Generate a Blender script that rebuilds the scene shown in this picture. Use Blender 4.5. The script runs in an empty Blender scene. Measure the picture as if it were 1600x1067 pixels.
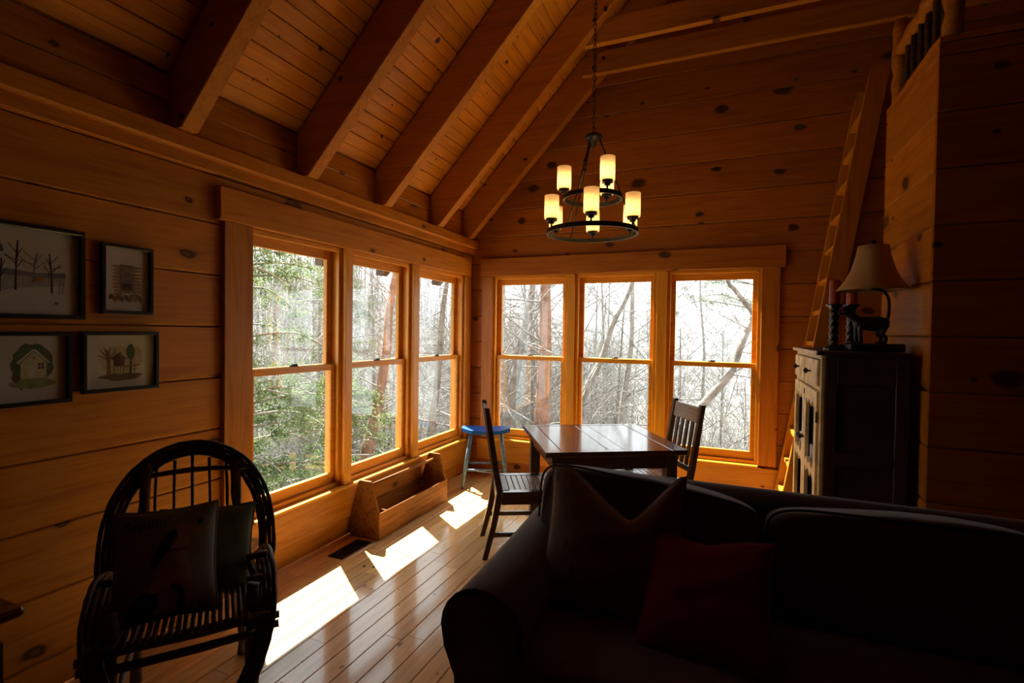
import bpy, bmesh, math, random
from mathutils import Vector, Matrix
random.seed(7)
SC = bpy.context.scene
COL = SC.collection

# ------------------------------------------------------------------ camera
cam_d = bpy.data.cameras.new('camera'); cam = bpy.data.objects.new('camera', cam_d); COL.objects.link(cam)
CAM = Vector((2.525, -4.815, 1.503))
YAW, PITCH, ROLL, FPX = 0.40149, 0.01932, 0.01421, 787.9
fw = Vector((-math.sin(YAW)*math.cos(PITCH), math.cos(YAW)*math.cos(PITCH), -math.sin(PITCH)))
r0 = Vector((math.cos(YAW), math.sin(YAW), 0)); u0 = r0.cross(fw)
rr = r0*math.cos(ROLL) + u0*math.sin(ROLL); uu = -r0*math.sin(ROLL) + u0*math.cos(ROLL)
cam.matrix_world = Matrix(((rr.x, uu.x, -fw.x, CAM.x), (rr.y, uu.y, -fw.y, CAM.y), (rr.z, uu.z, -fw.z, CAM.z), (0, 0, 0, 1)))
cam_d.sensor_width = 36.0; cam_d.lens = FPX/1600*36.0; cam_d.clip_start = 0.02; cam_d.clip_end = 500
SC.camera = cam

# ------------------------------------------------------------------ sky, sun, exposure
SKY, SUN, EXPO, BULB = 2.3, 26.0, 0.92, 1.4
w = bpy.data.worlds.new('world'); SC.world = w; w.use_nodes = True
bg = w.node_tree.nodes['Background']; bg.inputs[0].default_value = (0.89, 0.945, 1.0, 1); bg.inputs[1].default_value = SKY
sd = bpy.data.lights.new('sun', 'SUN'); sd.energy = SUN; sd.angle = 0.009; sd.color = (1.0, 0.96, 0.90)
so = bpy.data.objects.new('sun', sd); COL.objects.link(so); so.location = (-6, 5, 12)
so.rotation_euler = Vector((0.64, -0.467, -1.0)).to_track_quat('-Z', 'Y').to_euler()
vs = SC.view_settings
SC.display_settings.display_device = 'sRGB'
vs.view_transform = 'Standard'; vs.look = 'None'; vs.exposure = EXPO; vs.gamma = 1.0; vs.use_curve_mapping = False
cy = SC.cycles
cy.max_bounces = 10; cy.diffuse_bounces = 6; cy.glossy_bounces = 4; cy.transmission_bounces = 6; cy.transparent_max_bounces = 16
cy.caustics_reflective = False; cy.caustics_refractive = False; cy.sample_clamp_indirect = 6.0; cy.use_denoising = True

# ------------------------------------------------------------------ material helpers
MATS = {}
class N:
    def __init__(s, name):
        s.m = bpy.data.materials.new(name); s.m.use_nodes = True; s.t = s.m.node_tree
        s.b = s.t.nodes['Principled BSDF']; s.out = s.t.nodes['Material Output']
    def n(s, typ, **k):
        o = s.t.nodes.new(typ)
        for a, v in k.items(): setattr(o, a, v)
        return o
    def l(s, a, b): s.t.links.new(a, b)
    def ramp(s, fac, stops):
        c = s.n('ShaderNodeValToRGB'); e = c.color_ramp.elements
        while len(e) < len(stops): e.new(0.5)
        for q, (p, col) in zip(e, stops): q.position = p; q.color = (*col, 1) if len(col) == 3 else col
        s.l(fac, c.inputs[0]); return c.outputs[0]
    def mix(s, fac, a, b, mode='MIX'):
        o = s.n('ShaderNodeMix', data_type='RGBA', blend_type=mode)
        for i, v in ((0, fac), (6, a), (7, b)):
            if hasattr(v, 'node'): s.l(v, o.inputs[i])
            else: o.inputs[i].default_value = v if i == 0 else (*v, 1)
        return o.outputs[2]
    def coords(s, scale, rand=True):
        tc = s.n('ShaderNodeTexCoord'); src = tc.outputs['Object']
        if rand:
            oi = s.n('ShaderNodeObjectInfo'); mu = s.n('ShaderNodeMath', operation='MULTIPLY'); mu.inputs[1].default_value = 37.0
            s.l(oi.outputs['Random'], mu.inputs[0]); ad = s.n('ShaderNodeVectorMath', operation='ADD')
            s.l(src, ad.inputs[0]); s.l(mu.outputs[0], ad.inputs[1]); src = ad.outputs[0]; s.rnd = oi.outputs['Random']
        mp = s.n('ShaderNodeMapping'); mp.inputs['Scale'].default_value = scale; s.l(src, mp.inputs[0]); return mp.outputs[0]
    def noise(s, vec, scale, detail=4, rough=0.6):
        o = s.n('ShaderNodeTexNoise'); o.inputs['Scale'].default_value = scale; o.inputs['Detail'].default_value = detail; o.inputs['Roughness'].default_value = rough
        s.l(vec, o.inputs['Vector']); return o.outputs['Fac']
    def bump(s, h, st=0.2, dist=0.01):
        o = s.n('ShaderNodeBump'); o.inputs['Strength'].default_value = st; o.inputs['Distance'].default_value = dist
        s.l(h, o.inputs['Height']); s.l(o.outputs[0], s.b.inputs['Normal'])

def wood(name, axis, c1, c2, knot=None, rough=0.45, kscale=2.2, krad=0.12, vary=0.12, coat=0.0, gscale=1.0, spec=0.22, ring=True, other=2):
    """sawn timber with the grain running along axis, with scattered knots"""
    s = N(name); st = [9.0*gscale]*3; st[axis] = 0.7*gscale
    v = s.coords(st); g = s.noise(v, 2.6, 6, 0.62)
    col = s.ramp(g, [(0.30, c2), (0.52, c1), (0.72, tuple(0.85*a + 0.15*b for a, b in zip(c1, c2)))])
    mp2 = [26.0*gscale]*3; mp2[axis] = 1.2*gscale
    v2 = s.coords(mp2); g2 = s.noise(v2, 3.0, 3, 0.5)
    col = s.mix(0.35, col, s.ramp(g2, [(0.35, (0.62, 0.55, 0.45)), (0.6, (1, 1, 1))]), 'MULTIPLY')
    hv = s.n('ShaderNodeHueSaturation'); m = s.n('ShaderNodeMapRange'); m.inputs[3].default_value = 1-vary; m.inputs[4].default_value = 1+vary
    s.l(s.rnd, m.inputs[0]); s.l(m.outputs[0], hv.inputs['Value']); s.l(col, hv.inputs['Color']); col = hv.outputs[0]
    if knot:
        ks = [1.0]*3; ks[axis] = 0.62
        vk0 = s.coords(ks); sp = s.n('ShaderNodeSeparateXYZ'); s.l(vk0, sp.inputs[0]); cb_ = s.n('ShaderNodeCombineXYZ')
        s.l(sp.outputs[axis], cb_.inputs[0]); s.l(sp.outputs[other], cb_.inputs[1]); vk = cb_.outputs[0]
        vo = s.n('ShaderNodeTexVoronoi', voronoi_dimensions='2D'); vo.inputs['Scale'].default_value = kscale; vo.inputs['Randomness'].default_value = 1.0
        # a little wobble on the knot outline
        nz = s.n('ShaderNodeTexNoise'); nz.inputs['Scale'].default_value = 14; s.l(vk, nz.inputs['Vector'])
        ad = s.n('ShaderNodeVectorMath', operation='MULTIPLY_ADD'); s.l(nz.outputs['Color'], ad.inputs[0]); ad.inputs[1].default_value = (0.04, 0.04, 0.0); s.l(vk, ad.inputs[2])
        s.l(ad.outputs[0], vo.inputs['Vector'])
        sc_ = s.n('ShaderNodeSeparateColor'); s.l(vo.outputs['Color'], sc_.inputs[0]); mr = s.n('ShaderNodeMapRange'); mr.inputs[3].default_value = 0.55; mr.inputs[4].default_value = 2.6; s.l(sc_.outputs[0], mr.inputs[0])
        dm = s.n('ShaderNodeMath', operation='MULTIPLY'); s.l(vo.outputs['Distance'], dm.inputs[0]); s.l(mr.outputs[0], dm.inputs[1])
        k = s.ramp(dm.outputs[0], [(krad*0.25, (0.75, 0.75, 0.75)), (krad*0.55, (1, 1, 1)), (krad*0.8, (0.8, 0.8, 0.8)), (krad, (0.25, 0.25, 0.25)), (krad*1.9, (0, 0, 0))] if ring else [(krad*0.6, (1, 1, 1)), (krad, (0, 0, 0))])
        col = s.mix(k, col, knot)
    s.l(col, s.b.inputs['Base Color']); s.b.inputs['Roughness'].default_value = rough
    s.b.inputs['Specular IOR Level'].default_value = spec
    if coat: s.b.inputs['Coat Weight'].default_value = coat; s.b.inputs['Coat Roughness'].default_value = 0.10
    s.bump(g2, 0.12, 0.004)
    MATS[name] = s.m; return s.m
def plain(name, c, rough=0.5, metal=0.0, var=0.15, scale=20, bump=0.0, sheen=0.0, spec=0.4, coat=0.0):
    s = N(name); v = s.coords((1, 1, 1)); g = s.noise(v, scale, 4, 0.6)
    a = tuple(x*(1-var) for x in c); b = tuple(min(1, x*(1+var)) for x in c)
    s.l(s.ramp(g, [(0.3, a), (0.7, b)]), s.b.inputs['Base Color'])
    s.b.inputs['Roughness'].default_value = rough; s.b.inputs['Metallic'].default_value = metal; s.b.inputs['Specular IOR Level'].default_value = spec
    if sheen: s.b.inputs['Sheen Weight'].default_value = sheen; s.b.inputs['Sheen Roughness'].default_value = 0.5
    if coat: s.b.inputs['Coat Weight'].default_value = coat; s.b.inputs['Coat Roughness'].default_value = 0.2
    if bump: s.bump(g, bump, 0.004)
    MATS[name] = s.m; return s.m

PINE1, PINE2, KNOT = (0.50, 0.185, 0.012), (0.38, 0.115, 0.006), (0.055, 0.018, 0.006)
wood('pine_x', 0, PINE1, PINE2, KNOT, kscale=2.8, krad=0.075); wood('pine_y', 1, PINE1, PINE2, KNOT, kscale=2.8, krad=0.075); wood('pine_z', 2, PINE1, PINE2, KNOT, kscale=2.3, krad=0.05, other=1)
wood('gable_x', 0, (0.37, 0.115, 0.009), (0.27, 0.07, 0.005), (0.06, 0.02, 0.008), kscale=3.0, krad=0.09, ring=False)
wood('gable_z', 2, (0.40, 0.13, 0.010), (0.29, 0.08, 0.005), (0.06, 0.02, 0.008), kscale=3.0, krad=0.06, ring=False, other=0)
wood('ceil_y', 1, (0.62, 0.245, 0.018), (0.50, 0.170, 0.010), (0.06, 0.02, 0.007), kscale=5.0, krad=0.05, ring=False, other=0)
wood('rafter_x', 0, (0.46, 0.18, 0.015), (0.34, 0.115, 0.008), (0.06, 0.02, 0.007), kscale=1.8, krad=0.045, rough=0.6, ring=False)
wood('sash_y', 1, (0.68, 0.285, 0.018), (0.56, 0.20, 0.010), None, rough=0.4, coat=0.1)
wood('floor_y', 1, (0.80, 0.51, 0.19), (0.64, 0.35, 0.10), (0.03, 0.015, 0.01), rough=0.32, kscale=4.2, krad=0.035, vary=0.16, coat=0.9, ring=False, other=0)
wood('box_y', 1, (0.20, 0.070, 0.008), (0.075, 0.022, 0.003), (0.03, 0.012, 0.006), rough=0.6, spec=0.1, kscale=4, krad=0.04, gscale=1.6, ring=False)
DW1, DW2 = (0.085, 0.040, 0.020), (0.045, 0.019, 0.010)
wood('dark_x', 0, DW1, DW2, None, rough=0.3, coat=0.25); wood('dark_y', 1, DW1, DW2, None, rough=0.25, coat=1.0, spec=0.4); wood('dark_z', 2, DW1, DW2, None, rough=0.35, coat=0.15)
wood('seat_x', 0, (0.30, 0.20, 0.14), (0.14, 0.08, 0.05), None, rough=0.3, coat=0.6)
wood('table_x', 0, (0.10, 0.040, 0.022), (0.055, 0.02, 0.012), None, rough=0.22, coat=1.0, spec=0.5)
plain('cream_paint', (0.74, 0.57, 0.28), 0.5, var=0.35, scale=9, bump=0.1)
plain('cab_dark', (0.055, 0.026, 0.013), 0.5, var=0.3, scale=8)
plain('black_metal', (0.022, 0.018, 0.015), 0.42, 0.6)
plain('black_frame', (0.010, 0.009, 0.009), 0.3, coat=0.3)
plain('iron', (0.035, 0.024, 0.018), 0.5, 0.5, bump=0.1)
plain('blue_paint', (0.004, 0.065, 0.28), 0.5, var=0.3, scale=14, spec=0.2)
plain('blue_worn', (0.10, 0.17, 0.24), 0.55, var=0.5, scale=25)
plain('paper', (0.72, 0.66, 0.56), 0.8, var=0.03); plain('paper_cream', (0.74, 0.66, 0.46), 0.8, var=0.03)
plain('bark_rod', (0.050, 0.026, 0.015), 0.5, var=0.5, scale=40, bump=0.4)
plain('bark_leg', (0.10, 0.062, 0.036), 0.7, var=0.6, scale=30, bump=0.6)
plain('sofa_cloth', (0.060, 0.036, 0.027), 0.9, var=0.12, scale=60, bump=0.1, sheen=0.25, spec=0.15)
plain('sofa_piping', (0.035, 0.02, 0.015), 0.9, var=0.1, spec=0.15)
plain('grey_cloth', (0.17, 0.165, 0.145), 0.95, var=0.15, scale=80, bump=0.15, spec=0.1)
plain('green_cloth', (0.12, 0.13, 0.07), 0.95, var=0.15, scale=80, bump=0.15, spec=0.1, sheen=0.3)
plain('red_cloth', (0.13, 0.010, 0.008), 0.95, var=0.15, scale=80, bump=0.15, spec=0.1, sheen=0.1)
plain('print_tan', (0.28, 0.20, 0.14), 0.95, var=0.15, spec=0.1); plain('print_black', (0.018, 0.015, 0.013), 0.95, spec=0.1); plain('print_red', (0.14, 0.02, 0.015), 0.95, spec=0.1)
plain('shade_cloth', (0.42, 0.27, 0.12), 0.8, var=0.06, scale=90)
plain('candle_wax', (0.34, 0.045, 0.01), 0.45)
plain('lace', (0.62, 0.60, 0.66), 0.9, var=0.2, scale=60)
plain('dirt', (0.21, 0.20, 0.18), 1.0, var=0.5, scale=1.2, spec=0.0)
plain('hill', (0.23, 0.23, 0.23), 1.0, var=0.5, scale=0.25, spec=0.0)
plain('bark_grey', (0.19, 0.175, 0.155), 0.95, var=0.45, scale=5, spec=0.05)
plain('bark_pale', (0.27, 0.255, 0.23), 0.95, var=0.3, scale=5, spec=0.05)
plain('bark_red', (0.22, 0.135, 0.10), 0.95, var=0.4, scale=6, spec=0.05)
plain('brush', (0.24, 0.23, 0.21), 0.95, var=0.3, scale=3, spec=0.05)
plain('twig', (0.21, 0.20, 0.185), 0.95, var=0.3, scale=3, spec=0.05)
plain('roof_shingle', (0.10, 0.09, 0.08), 0.9, var=0.3)
s = N('cedar_leaf'); v = s.coords((1, 1, 1)); g = s.noise(v, 1.6, 3)
s.l(s.ramp(g, [(0.3, (0.045, 0.08, 0.035)), (0.55, (0.095, 0.135, 0.06)), (0.75, (0.17, 0.20, 0.09))]), s.b.inputs['Base Color']); s.b.inputs['Roughness'].default_value = 0.8; s.b.inputs['Specular IOR Level'].default_value = 0.1
tr = s.n('ShaderNodeBsdfTranslucent'); tr.inputs[0].default_value = (0.16, 0.20, 0.085, 1); mx = s.n('ShaderNodeMixShader'); mx.inputs[0].default_value = 0.35
s.l(s.b.outputs[0], mx.inputs[1]); s.l(tr.outputs[0], mx.inputs[2]); s.l(mx.outputs[0], s.out.inputs[0]); MATS['cedar_leaf'] = s.m
s = N('glass')   # thin clear pane: straight-through light plus a surface reflection
tp = s.n('ShaderNodeBsdfTransparent'); tp.inputs[0].default_value = (0.94, 0.96, 0.95, 1); gl = s.n('ShaderNodeBsdfGlossy'); gl.inputs['Roughness'].default_value = 0.0
lw = s.n('ShaderNodeLayerWeight'); lw.inputs[0].default_value = 0.5; po = s.n('ShaderNodeMath', operation='POWER'); po.inputs[1].default_value = 5.0; s.l(lw.outputs['Facing'], po.inputs[0])
fr = s.n('ShaderNodeMath', operation='MULTIPLY_ADD'); fr.inputs[1].default_value = 0.96; fr.inputs[2].default_value = 0.04; s.l(po.outputs[0], fr.inputs[0]); mx = s.n('ShaderNodeMixShader')
s.l(fr.outputs[0], mx.inputs[0]); s.l(tp.outputs[0], mx.inputs[1]); s.l(gl.outputs[0], mx.inputs[2]); s.l(mx.outputs[0], s.out.inputs[0]); MATS['glass'] = s.m
s = N('shade_glass')  # translucent amber candle glass
tl = s.n('ShaderNodeBsdfTranslucent'); tl.inputs[0].default_value = (0.95, 0.80, 0.55, 1); df = s.n('ShaderNodeBsdfDiffuse'); df.inputs[0].default_value = (0.8, 0.62, 0.38, 1)
mx = s.n('ShaderNodeMixShader'); mx.inputs[0].default_value = 0.35
em = s.n('ShaderNodeEmission'); em.inputs[0].default_value = (1.0, 0.62, 0.25, 1); em.inputs[1].default_value = 0.10; ads = s.n('ShaderNodeAddShader')
s.l(tl.outputs[0], mx.inputs[1]); s.l(df.outputs[0], mx.inputs[2]); s.l(mx.outputs[0], ads.inputs[0]); s.l(em.outputs[0], ads.inputs[1]); s.l(ads.outputs[0], s.out.inputs[0]); MATS['shade_glass'] = s.m
s = N('bulb'); em = s.n('ShaderNodeEmission'); em.inputs[0].default_value = (1, 0.72, 0.38, 1); em.inputs[1].default_value = 12
s.l(em.outputs[0], s.out.inputs[0]); MATS['bulb'] = s.m
s = N('pattern_cloth'); v = s.coords((1, 1, 1)); vo = s.n('ShaderNodeTexVoronoi'); vo.inputs['Scale'].default_value = 9; s.l(v, vo.inputs['Vector']); g = s.noise(v, 22, 3)
ad = s.n('ShaderNodeMath', operation='ADD'); s.l(vo.outputs['Distance'], ad.inputs[0]); s.l(g, ad.inputs[1])
s.l(s.ramp(ad.outputs[0], [(0.55, (0.05, 0.028, 0.016)), (0.72, (0.135, 0.078, 0.04)), (0.95, (0.10, 0.05, 0.028))]), s.b.inputs['Base Color']); s.b.inputs['Roughness'].default_value = 0.9; s.b.inputs['Sheen Weight'].default_value = 0.2; MATS['pattern_cloth'] = s.m
ART = {}
def art(c):
    k = 'ink_%d_%d_%d' % tuple(int(x*255) for x in c)
    if k not in MATS: plain(k, c, 0.85, var=0.2, scale=40)
    return k

# ------------------------------------------------------------------ mesh helpers
class MB:
    def __init__(s): s.v = []; s.f = []; s.mi = []; s.cur = 0
    def add(s, vs, fs):
        o = len(s.v); s.v += [tuple(p) for p in vs]
        for f in fs: s.f.append([i+o for i in f]); s.mi.append(s.cur)
        return s
    def box(s, x0, x1, y0, y1, z0, z1):
        return s.add([(x, y, z) for x in (x0, x1) for y in (y0, y1) for z in (z0, z1)],
                     [(0, 1, 3, 2), (4, 6, 7, 5), (0, 4, 5, 1), (2, 3, 7, 6), (0, 2, 6, 4), (1, 5, 7, 3)])
    def obox(s, c, ax, ay, az):   # centre and three half-axis vectors
        c, ax, ay, az = map(Vector, (c, ax, ay, az))
        return s.add([c + ax*i + ay*j + az*k for i in (-1, 1) for j in (-1, 1) for k in (-1, 1)],
                     [(0, 1, 3, 2), (4, 6, 7, 5), (0, 4, 5, 1), (2, 3, 7, 6), (0, 2, 6, 4), (1, 5, 7, 3)])
    def bar(s, p, q, wx, wz, up=(0, 0, 1)):  # rectangular bar from p to q
        p, q = Vector(p), Vector(q); d = (q-p); L = d.length; d = d/L; up = Vector(up)
        a = d.cross(up)
        if a.length < 1e-4: a = d.cross(Vector((1, 0, 0)))
        a.normalize(); b = a.cross(d)
        return s.obox((p+q)/2, d*(L/2), a*(wx/2), b*(wz/2))
    def prism(s, pts, ext):   # closed outline in 3D pushed along ext
        n = len(pts); e = Vector(ext); P = [Vector(p) for p in pts]
        fs = [list(range(n))[::-1], [i+n for i in range(n)]] + [(i, (i+1) % n, (i+1) % n+n, i+n) for i in range(n)]
        return s.add(P + [p+e for p in P], fs)
    def tube(s, pts, rad, n=8, cap=True):
        P = [Vector(p) for p in pts]; m = len(P); R = rad if isinstance(rad, (list, tuple)) else [rad]*m
        vs = []; prev = None
        for i, p in enumerate(P):
            d = (P[min(i+1, m-1)]-P[max(i-1, 0)]).normalized()
            if prev is None:
                a = d.cross(Vector((0, 0, 1)))
                if a.length < 0.05: a = d.cross(Vector((1, 0, 0)))
            else: a = prev - d*prev.dot(d)
            a.normalize(); prev = a; b = d.cross(a)
            vs += [p + a*(R[i]*math.cos(2*math.pi*k/n)) + b*(R[i]*math.sin(2*math.pi*k/n)) for k in range(n)]
        fs = [(i*n+k, i*n+(k+1) % n, (i+1)*n+(k+1) % n, (i+1)*n+k) for i in range(m-1) for k in range(n)]
        if cap: fs += [list(range(n))[::-1], [(m-1)*n+k for k in range(n)]]
        return s.add(vs, fs)
    def lathe(s, prof, c=(0, 0, 0), n=20, closed=False):
        vs = [(c[0]+r*math.cos(2*math.pi*k/n), c[1]+r*math.sin(2*math.pi*k/n), c[2]+z) for r, z in prof for k in range(n)]
        m = len(prof)
        fs = [(i*n+k, i*n+(k+1) % n, ((i+1) % m)*n+(k+1) % n, ((i+1) % m)*n+k) for i in range(m if closed else m-1) for k in range(n)]
        if not closed: fs += [list(range(n))[::-1], [(m-1)*n+k for k in range(n)]]
        return s.add(vs, fs)
    def superq(s, c, a, b, h, e1=0.3, e2=0.3, nu=28, nv=14):
        sg = lambda v, e: math.copysign(abs(v)**e, v)
        vs = []
        for j in range(nv+1):
            t = -math.pi/2 + math.pi*j/nv
            for i in range(nu):
                p = 2*math.pi*i/nu
                vs.append((c[0]+a*sg(math.cos(t), e1)*sg(math.cos(p), e2), c[1]+b*sg(math.cos(t), e1)*sg(math.sin(p), e2), c[2]+h*sg(math.sin(t), e1)))
        fs = [(j*nu+i, j*nu+(i+1) % nu, (j+1)*nu+(i+1) % nu, (j+1)*nu+i) for j in range(nv) for i in range(nu)]
        return s.add(vs, fs)
    def build(s, name, mat, parent=None, smooth=False, bevel=0.0, seg=1, subd=0, fix=True):
        me = bpy.data.meshes.new(name); me.from_pydata([tuple(p) for p in s.v], [], s.f)
        mats = mat if isinstance(mat, (list, tuple)) else [mat]
        for k in mats: me.materials.append(MATS[k])
        if len(mats) > 1:
            for p, i in zip(me.polygons, s.mi): p.material_index = i
        if fix or bevel:
            bm = bmesh.new(); bm.from_mesh(me)
            if fix: bmesh.ops.recalc_face_normals(bm, faces=bm.faces)
            if bevel: bmesh.ops.bevel(bm, geom=list(bm.edges), offset=bevel, segments=seg, affect='EDGES', profile=0.6)
            bm.to_mesh(me); bm.free()
        o = bpy.data.objects.new(name, me); COL.objects.link(o)
        if smooth: me.polygons.foreach_set('use_smooth', [True]*len(me.polygons))
        if subd:
            mo = o.modifiers.new('sub', 'SUBSURF'); mo.levels = subd; mo.render_levels = subd
        if parent is not None: o.parent = parent
        return o
def B(name, mat, parent, *boxes, bevel=0.003):
    m = MB()
    for b in boxes: m.box(*b)
    return m.build(name, mat, parent, bevel=bevel)
def tag(o, label=None, cat=None, group=None, kind=None):
    for k, v in (('label', label), ('category', cat), ('group', group), ('kind', kind)):
        if v: o[k] = v
    return o
def thing(name, label, cat, loc=(0, 0, 0), rz=0.0, group=None):
    o = bpy.data.objects.new(name, None); COL.objects.link(o); o.empty_display_size = 0.1
    o.location = loc; o.rotation_euler = (0, 0, rz); return tag(o, label, cat, group)
def struct_root(name, label=None, cat=None):
    o = bpy.data.objects.new(name, None); COL.objects.link(o); o['kind'] = 'structure'
    return tag(o, label, cat)
def struct(o, label=None): o['kind'] = 'structure'; return tag(o, label)
def copy_tree(o, parent=None):
    c = o.copy(); COL.objects.link(c); c.parent = parent
    for ch in list(o.children): copy_tree(ch, c)
    return c
def R(a): return math.radians(a)
def spline(pts, n=8):   # smooth curve through points
    P = [Vector(p) for p in pts]; out = []
    for i in range(len(P)-1):
        a, b, c, d = P[max(i-1, 0)], P[i], P[i+1], P[min(i+2, len(P)-1)]
        for k in range(n):
            t = k/n; out.append(0.5*((2*b) + (c-a)*t + (2*a-5*b+4*c-d)*t*t + (3*b-a-3*c+d)*t**3))
    return out + [P[-1]]

# ================================================================== STRUCTURE
M = 1.05                    # roof pitch
ZC = 2.74                   # ceiling boards meet the wall
RIDGE = 3.3
YB, YF, XR = 0.0, -7.4, 6.6
ZT, ZB = 2.08, 0.385        # window openings
LY = [(-2.742, -1.974), (-1.898, -1.123), (-1.033, -0.169)]
BX = [(0.255, 1.073), (1.150, 1.932), (2.018, 2.801)]
def ceil_z(x): return ZC + M*x if x < RIDGE else ZC + M*(2*RIDGE-x)

# ---- floor
m = MB().box(-0.14, XR+0.14, YF-0.14, 0.14, -0.30, -0.022)
floor = struct(m.build('floor', 'floor_y'), 'honey-coloured plank floor with knots and patches of sunlight')
PW = 0.104
def plank_mb(mb, x0, x1, y0, y1, g=0.0012):
    e = 0.002
    x0 += g; x1 -= g; y0 += g; y1 -= g
    return mb.prism([(x0, y0, -0.022), (x0, y0, -e), (x0+e, y0, 0), (x1-e, y0, 0), (x1, y0, -e), (x1, y0, -0.022)], (0, y1-y0, 0))
rest = MB()
row = -1
xx = 0.066-PW
rnd = random.Random(3)
while xx < XR:
    x0, x1 = max(xx, 0.0), min(xx+PW, XR); y = 0.0 + 0.0; first = True
    while y > YF:
        L = rnd.uniform(0.45, 1.25)
        if first: L *= rnd.uniform(0.3, 1); first = False
        y2 = max(y-L, YF)
        if x0 < 1.95 and y > -3.95: plank_mb(MB(), x0, x1, y2, y).build('plank', 'floor_y', floor, fix=False)
        else: plank_mb(rest, x0, x1, y2, y)
        y = y2
    xx += PW
o = rest.build('plank_field', 'floor_y', floor); o['kind'] = 'stuff'

# ---- left wall
m = MB()
m.box(-0.14, -0.03, YF, LY[0][0], 0, ZC).box(-0.14, -0.03, LY[0][0], LY[2][1], 0, ZB).box(-0.14, -0.03, LY[0][0], LY[2][1], ZT, ZC).box(-0.14, -0.03, LY[2][1], 0.14, 0, ZC)
wall_l = struct(m.build('wall_left', 'pine_y'), 'knotty pine board wall with three tall windows')
def wboard_l(y0, y1, z0, z1, th=0.03, x=0.0, c=0.010):
    MB().prism([(x-th, y0, z0), (x-0.007, y0, z0+0.0015), (x, y0, z0+c), (x, y0, z1-c*0.6), (x-0.007, y0, z1-0.0015), (x-th, y0, z1)], (0, y1-y0, 0)).build('board', 'pine_y', wall_l)
zs = [0.0, 0.135] + [0.1305+0.2755*k for k in range(1, 8)] + [2.315]
yl, yr = LY[0][0], LY[2][1]
for i in range(len(zs)-1):
    z0, z1 = zs[i], zs[i+1]
    if z1 <= ZB + 0.03: spans = [(YF, yl-0.2), (yl-0.2, 0)] if i == 1 else [(YF, -3.3), (-3.3, 0)]
    elif z0 >= ZT-0.03: spans = [(YF, -4.3), (-4.3, yl), (yl, yr), (yr, 0)]
    else: spans = [(YF, -5.2), (-5.2, yl-0.001), (yr+0.001, 0)]
    for a, b in spans:
        zz1 = min(z1, ZB) if (i == 1 and b > -1) else z1
        wboard_l(a, b-0.0006, ZT if (z0 < ZT < z1 and a > -3 and b < -0.1) else z0, zz1)
for z0, z1, br in ((2.46, 2.60, -3.34), (2.60, 2.735, -3.36)):     # frieze boards behind the rafter feet
    for a, b in ((YF, br), (br, 0)): wboard_l(a, b-0.001, z0, z1)
o = MB().prism([(0, YF, 2.315), (0.03, YF, 2.315), (0.036, YF, 2.32), (0.036, YF, 2.372), (0, YF, 2.372)], (0, -YF, 0)).build('plate_trim', 'pine_y', wall_l)
o = MB().prism([(0, YF, 2.373), (0.064, YF, 2.373), (0.074, YF, 2.383), (0.074, YF, 2.455), (0.070, YF, 2.459), (0, YF, 2.459)], (0, -YF, 0)).build('top_plate', 'pine_y', wall_l)

# ---- back (gable) wall
xl, xr_ = BX[0][0], BX[2][1]
m = MB()
m.prism([(-0.14, 0.03, 0), (xl, 0.03, 0), (xl, 0.03, ZC+M*xl), (-0.03, 0.03, ZC), (-0.14, 0.03, ZC-0.1)], (0, 0.11, 0))
m.box(xl, xr_, 0.03, 0.14, 0, ZB)
m.prism([(xl, 0.03, ZT), (xr_, 0.03, ZT), (xr_, 0.03, ceil_z(xr_)), (xl, 0.03, ceil_z(xl))], (0, 0.11, 0))
m.prism([(xr_, 0.03, 0), (XR, 0.03, 0), (XR, 0.03, ZC), (RIDGE, 0.03, ceil_z(RIDGE)), (xr_, 0.03, ceil_z(xr_))], (0, 0.11, 0))
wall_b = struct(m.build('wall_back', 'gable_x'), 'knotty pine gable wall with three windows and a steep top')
def wboard_b(x0, x1, z0, z1):
    c = 0.010; lim = lambda z: max(x0, (z-ZC-0.01)/M + 0.0)
    limr = lambda z: min(x1, 2*RIDGE-(z-ZC-0.01)/M)
    prof = [(0.03, z0), (0.007, z0+0.0015), (0.0, z0+c), (0.0, z1-c*0.6), (0.007, z1-0.0015), (0.03, z1)]
    L = [(max(lim(z), 0.0), y, z) for y, z in prof]; Q = [(limr(z), y, z) for y, z in prof]
    n = len(prof)
    MB().add(L+Q, [list(range(n)), [i+n for i in range(n)][::-1]] + [(i, (i+1) % n, (i+1) % n+n, i+n) for i in range(n)]).build('board', 'gable_x', wall_b)
bz = [0.0] + [0.018+0.2745*k for k in range(1, 23)]
for i in range(len(bz)-1):
    z0, z1 = bz[i], bz[i+1]
    if z0 > ceil_z(RIDGE): break
    if z1 < ZB+0.02 and i < 1: wboard_b(0, 3.4, z0, z1); wboard_b(3.4, XR, z0, z1)
    elif z1 <= 0.60:   # the course under the sill is cut short
        wboard_b(0, xl-0.001, z0, z1); wboard_b(xr_+0.001, 3.6, z0, z1); wboard_b(3.6, XR, z0, z1)
        wboard_b(xl, xr_, z0, ZB)
    elif z0 < ZT-0.02:
        wboard_b(0, xl-0.001, z0, z1); wboard_b(xr_+0.001, 4.2, z0, z1); wboard_b(4.2, XR, z0, z1)
        if z1 > ZT: wboard_b(xl, xr_, ZT, z1)
    else: wboard_b(0, XR, z0, z1)

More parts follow.
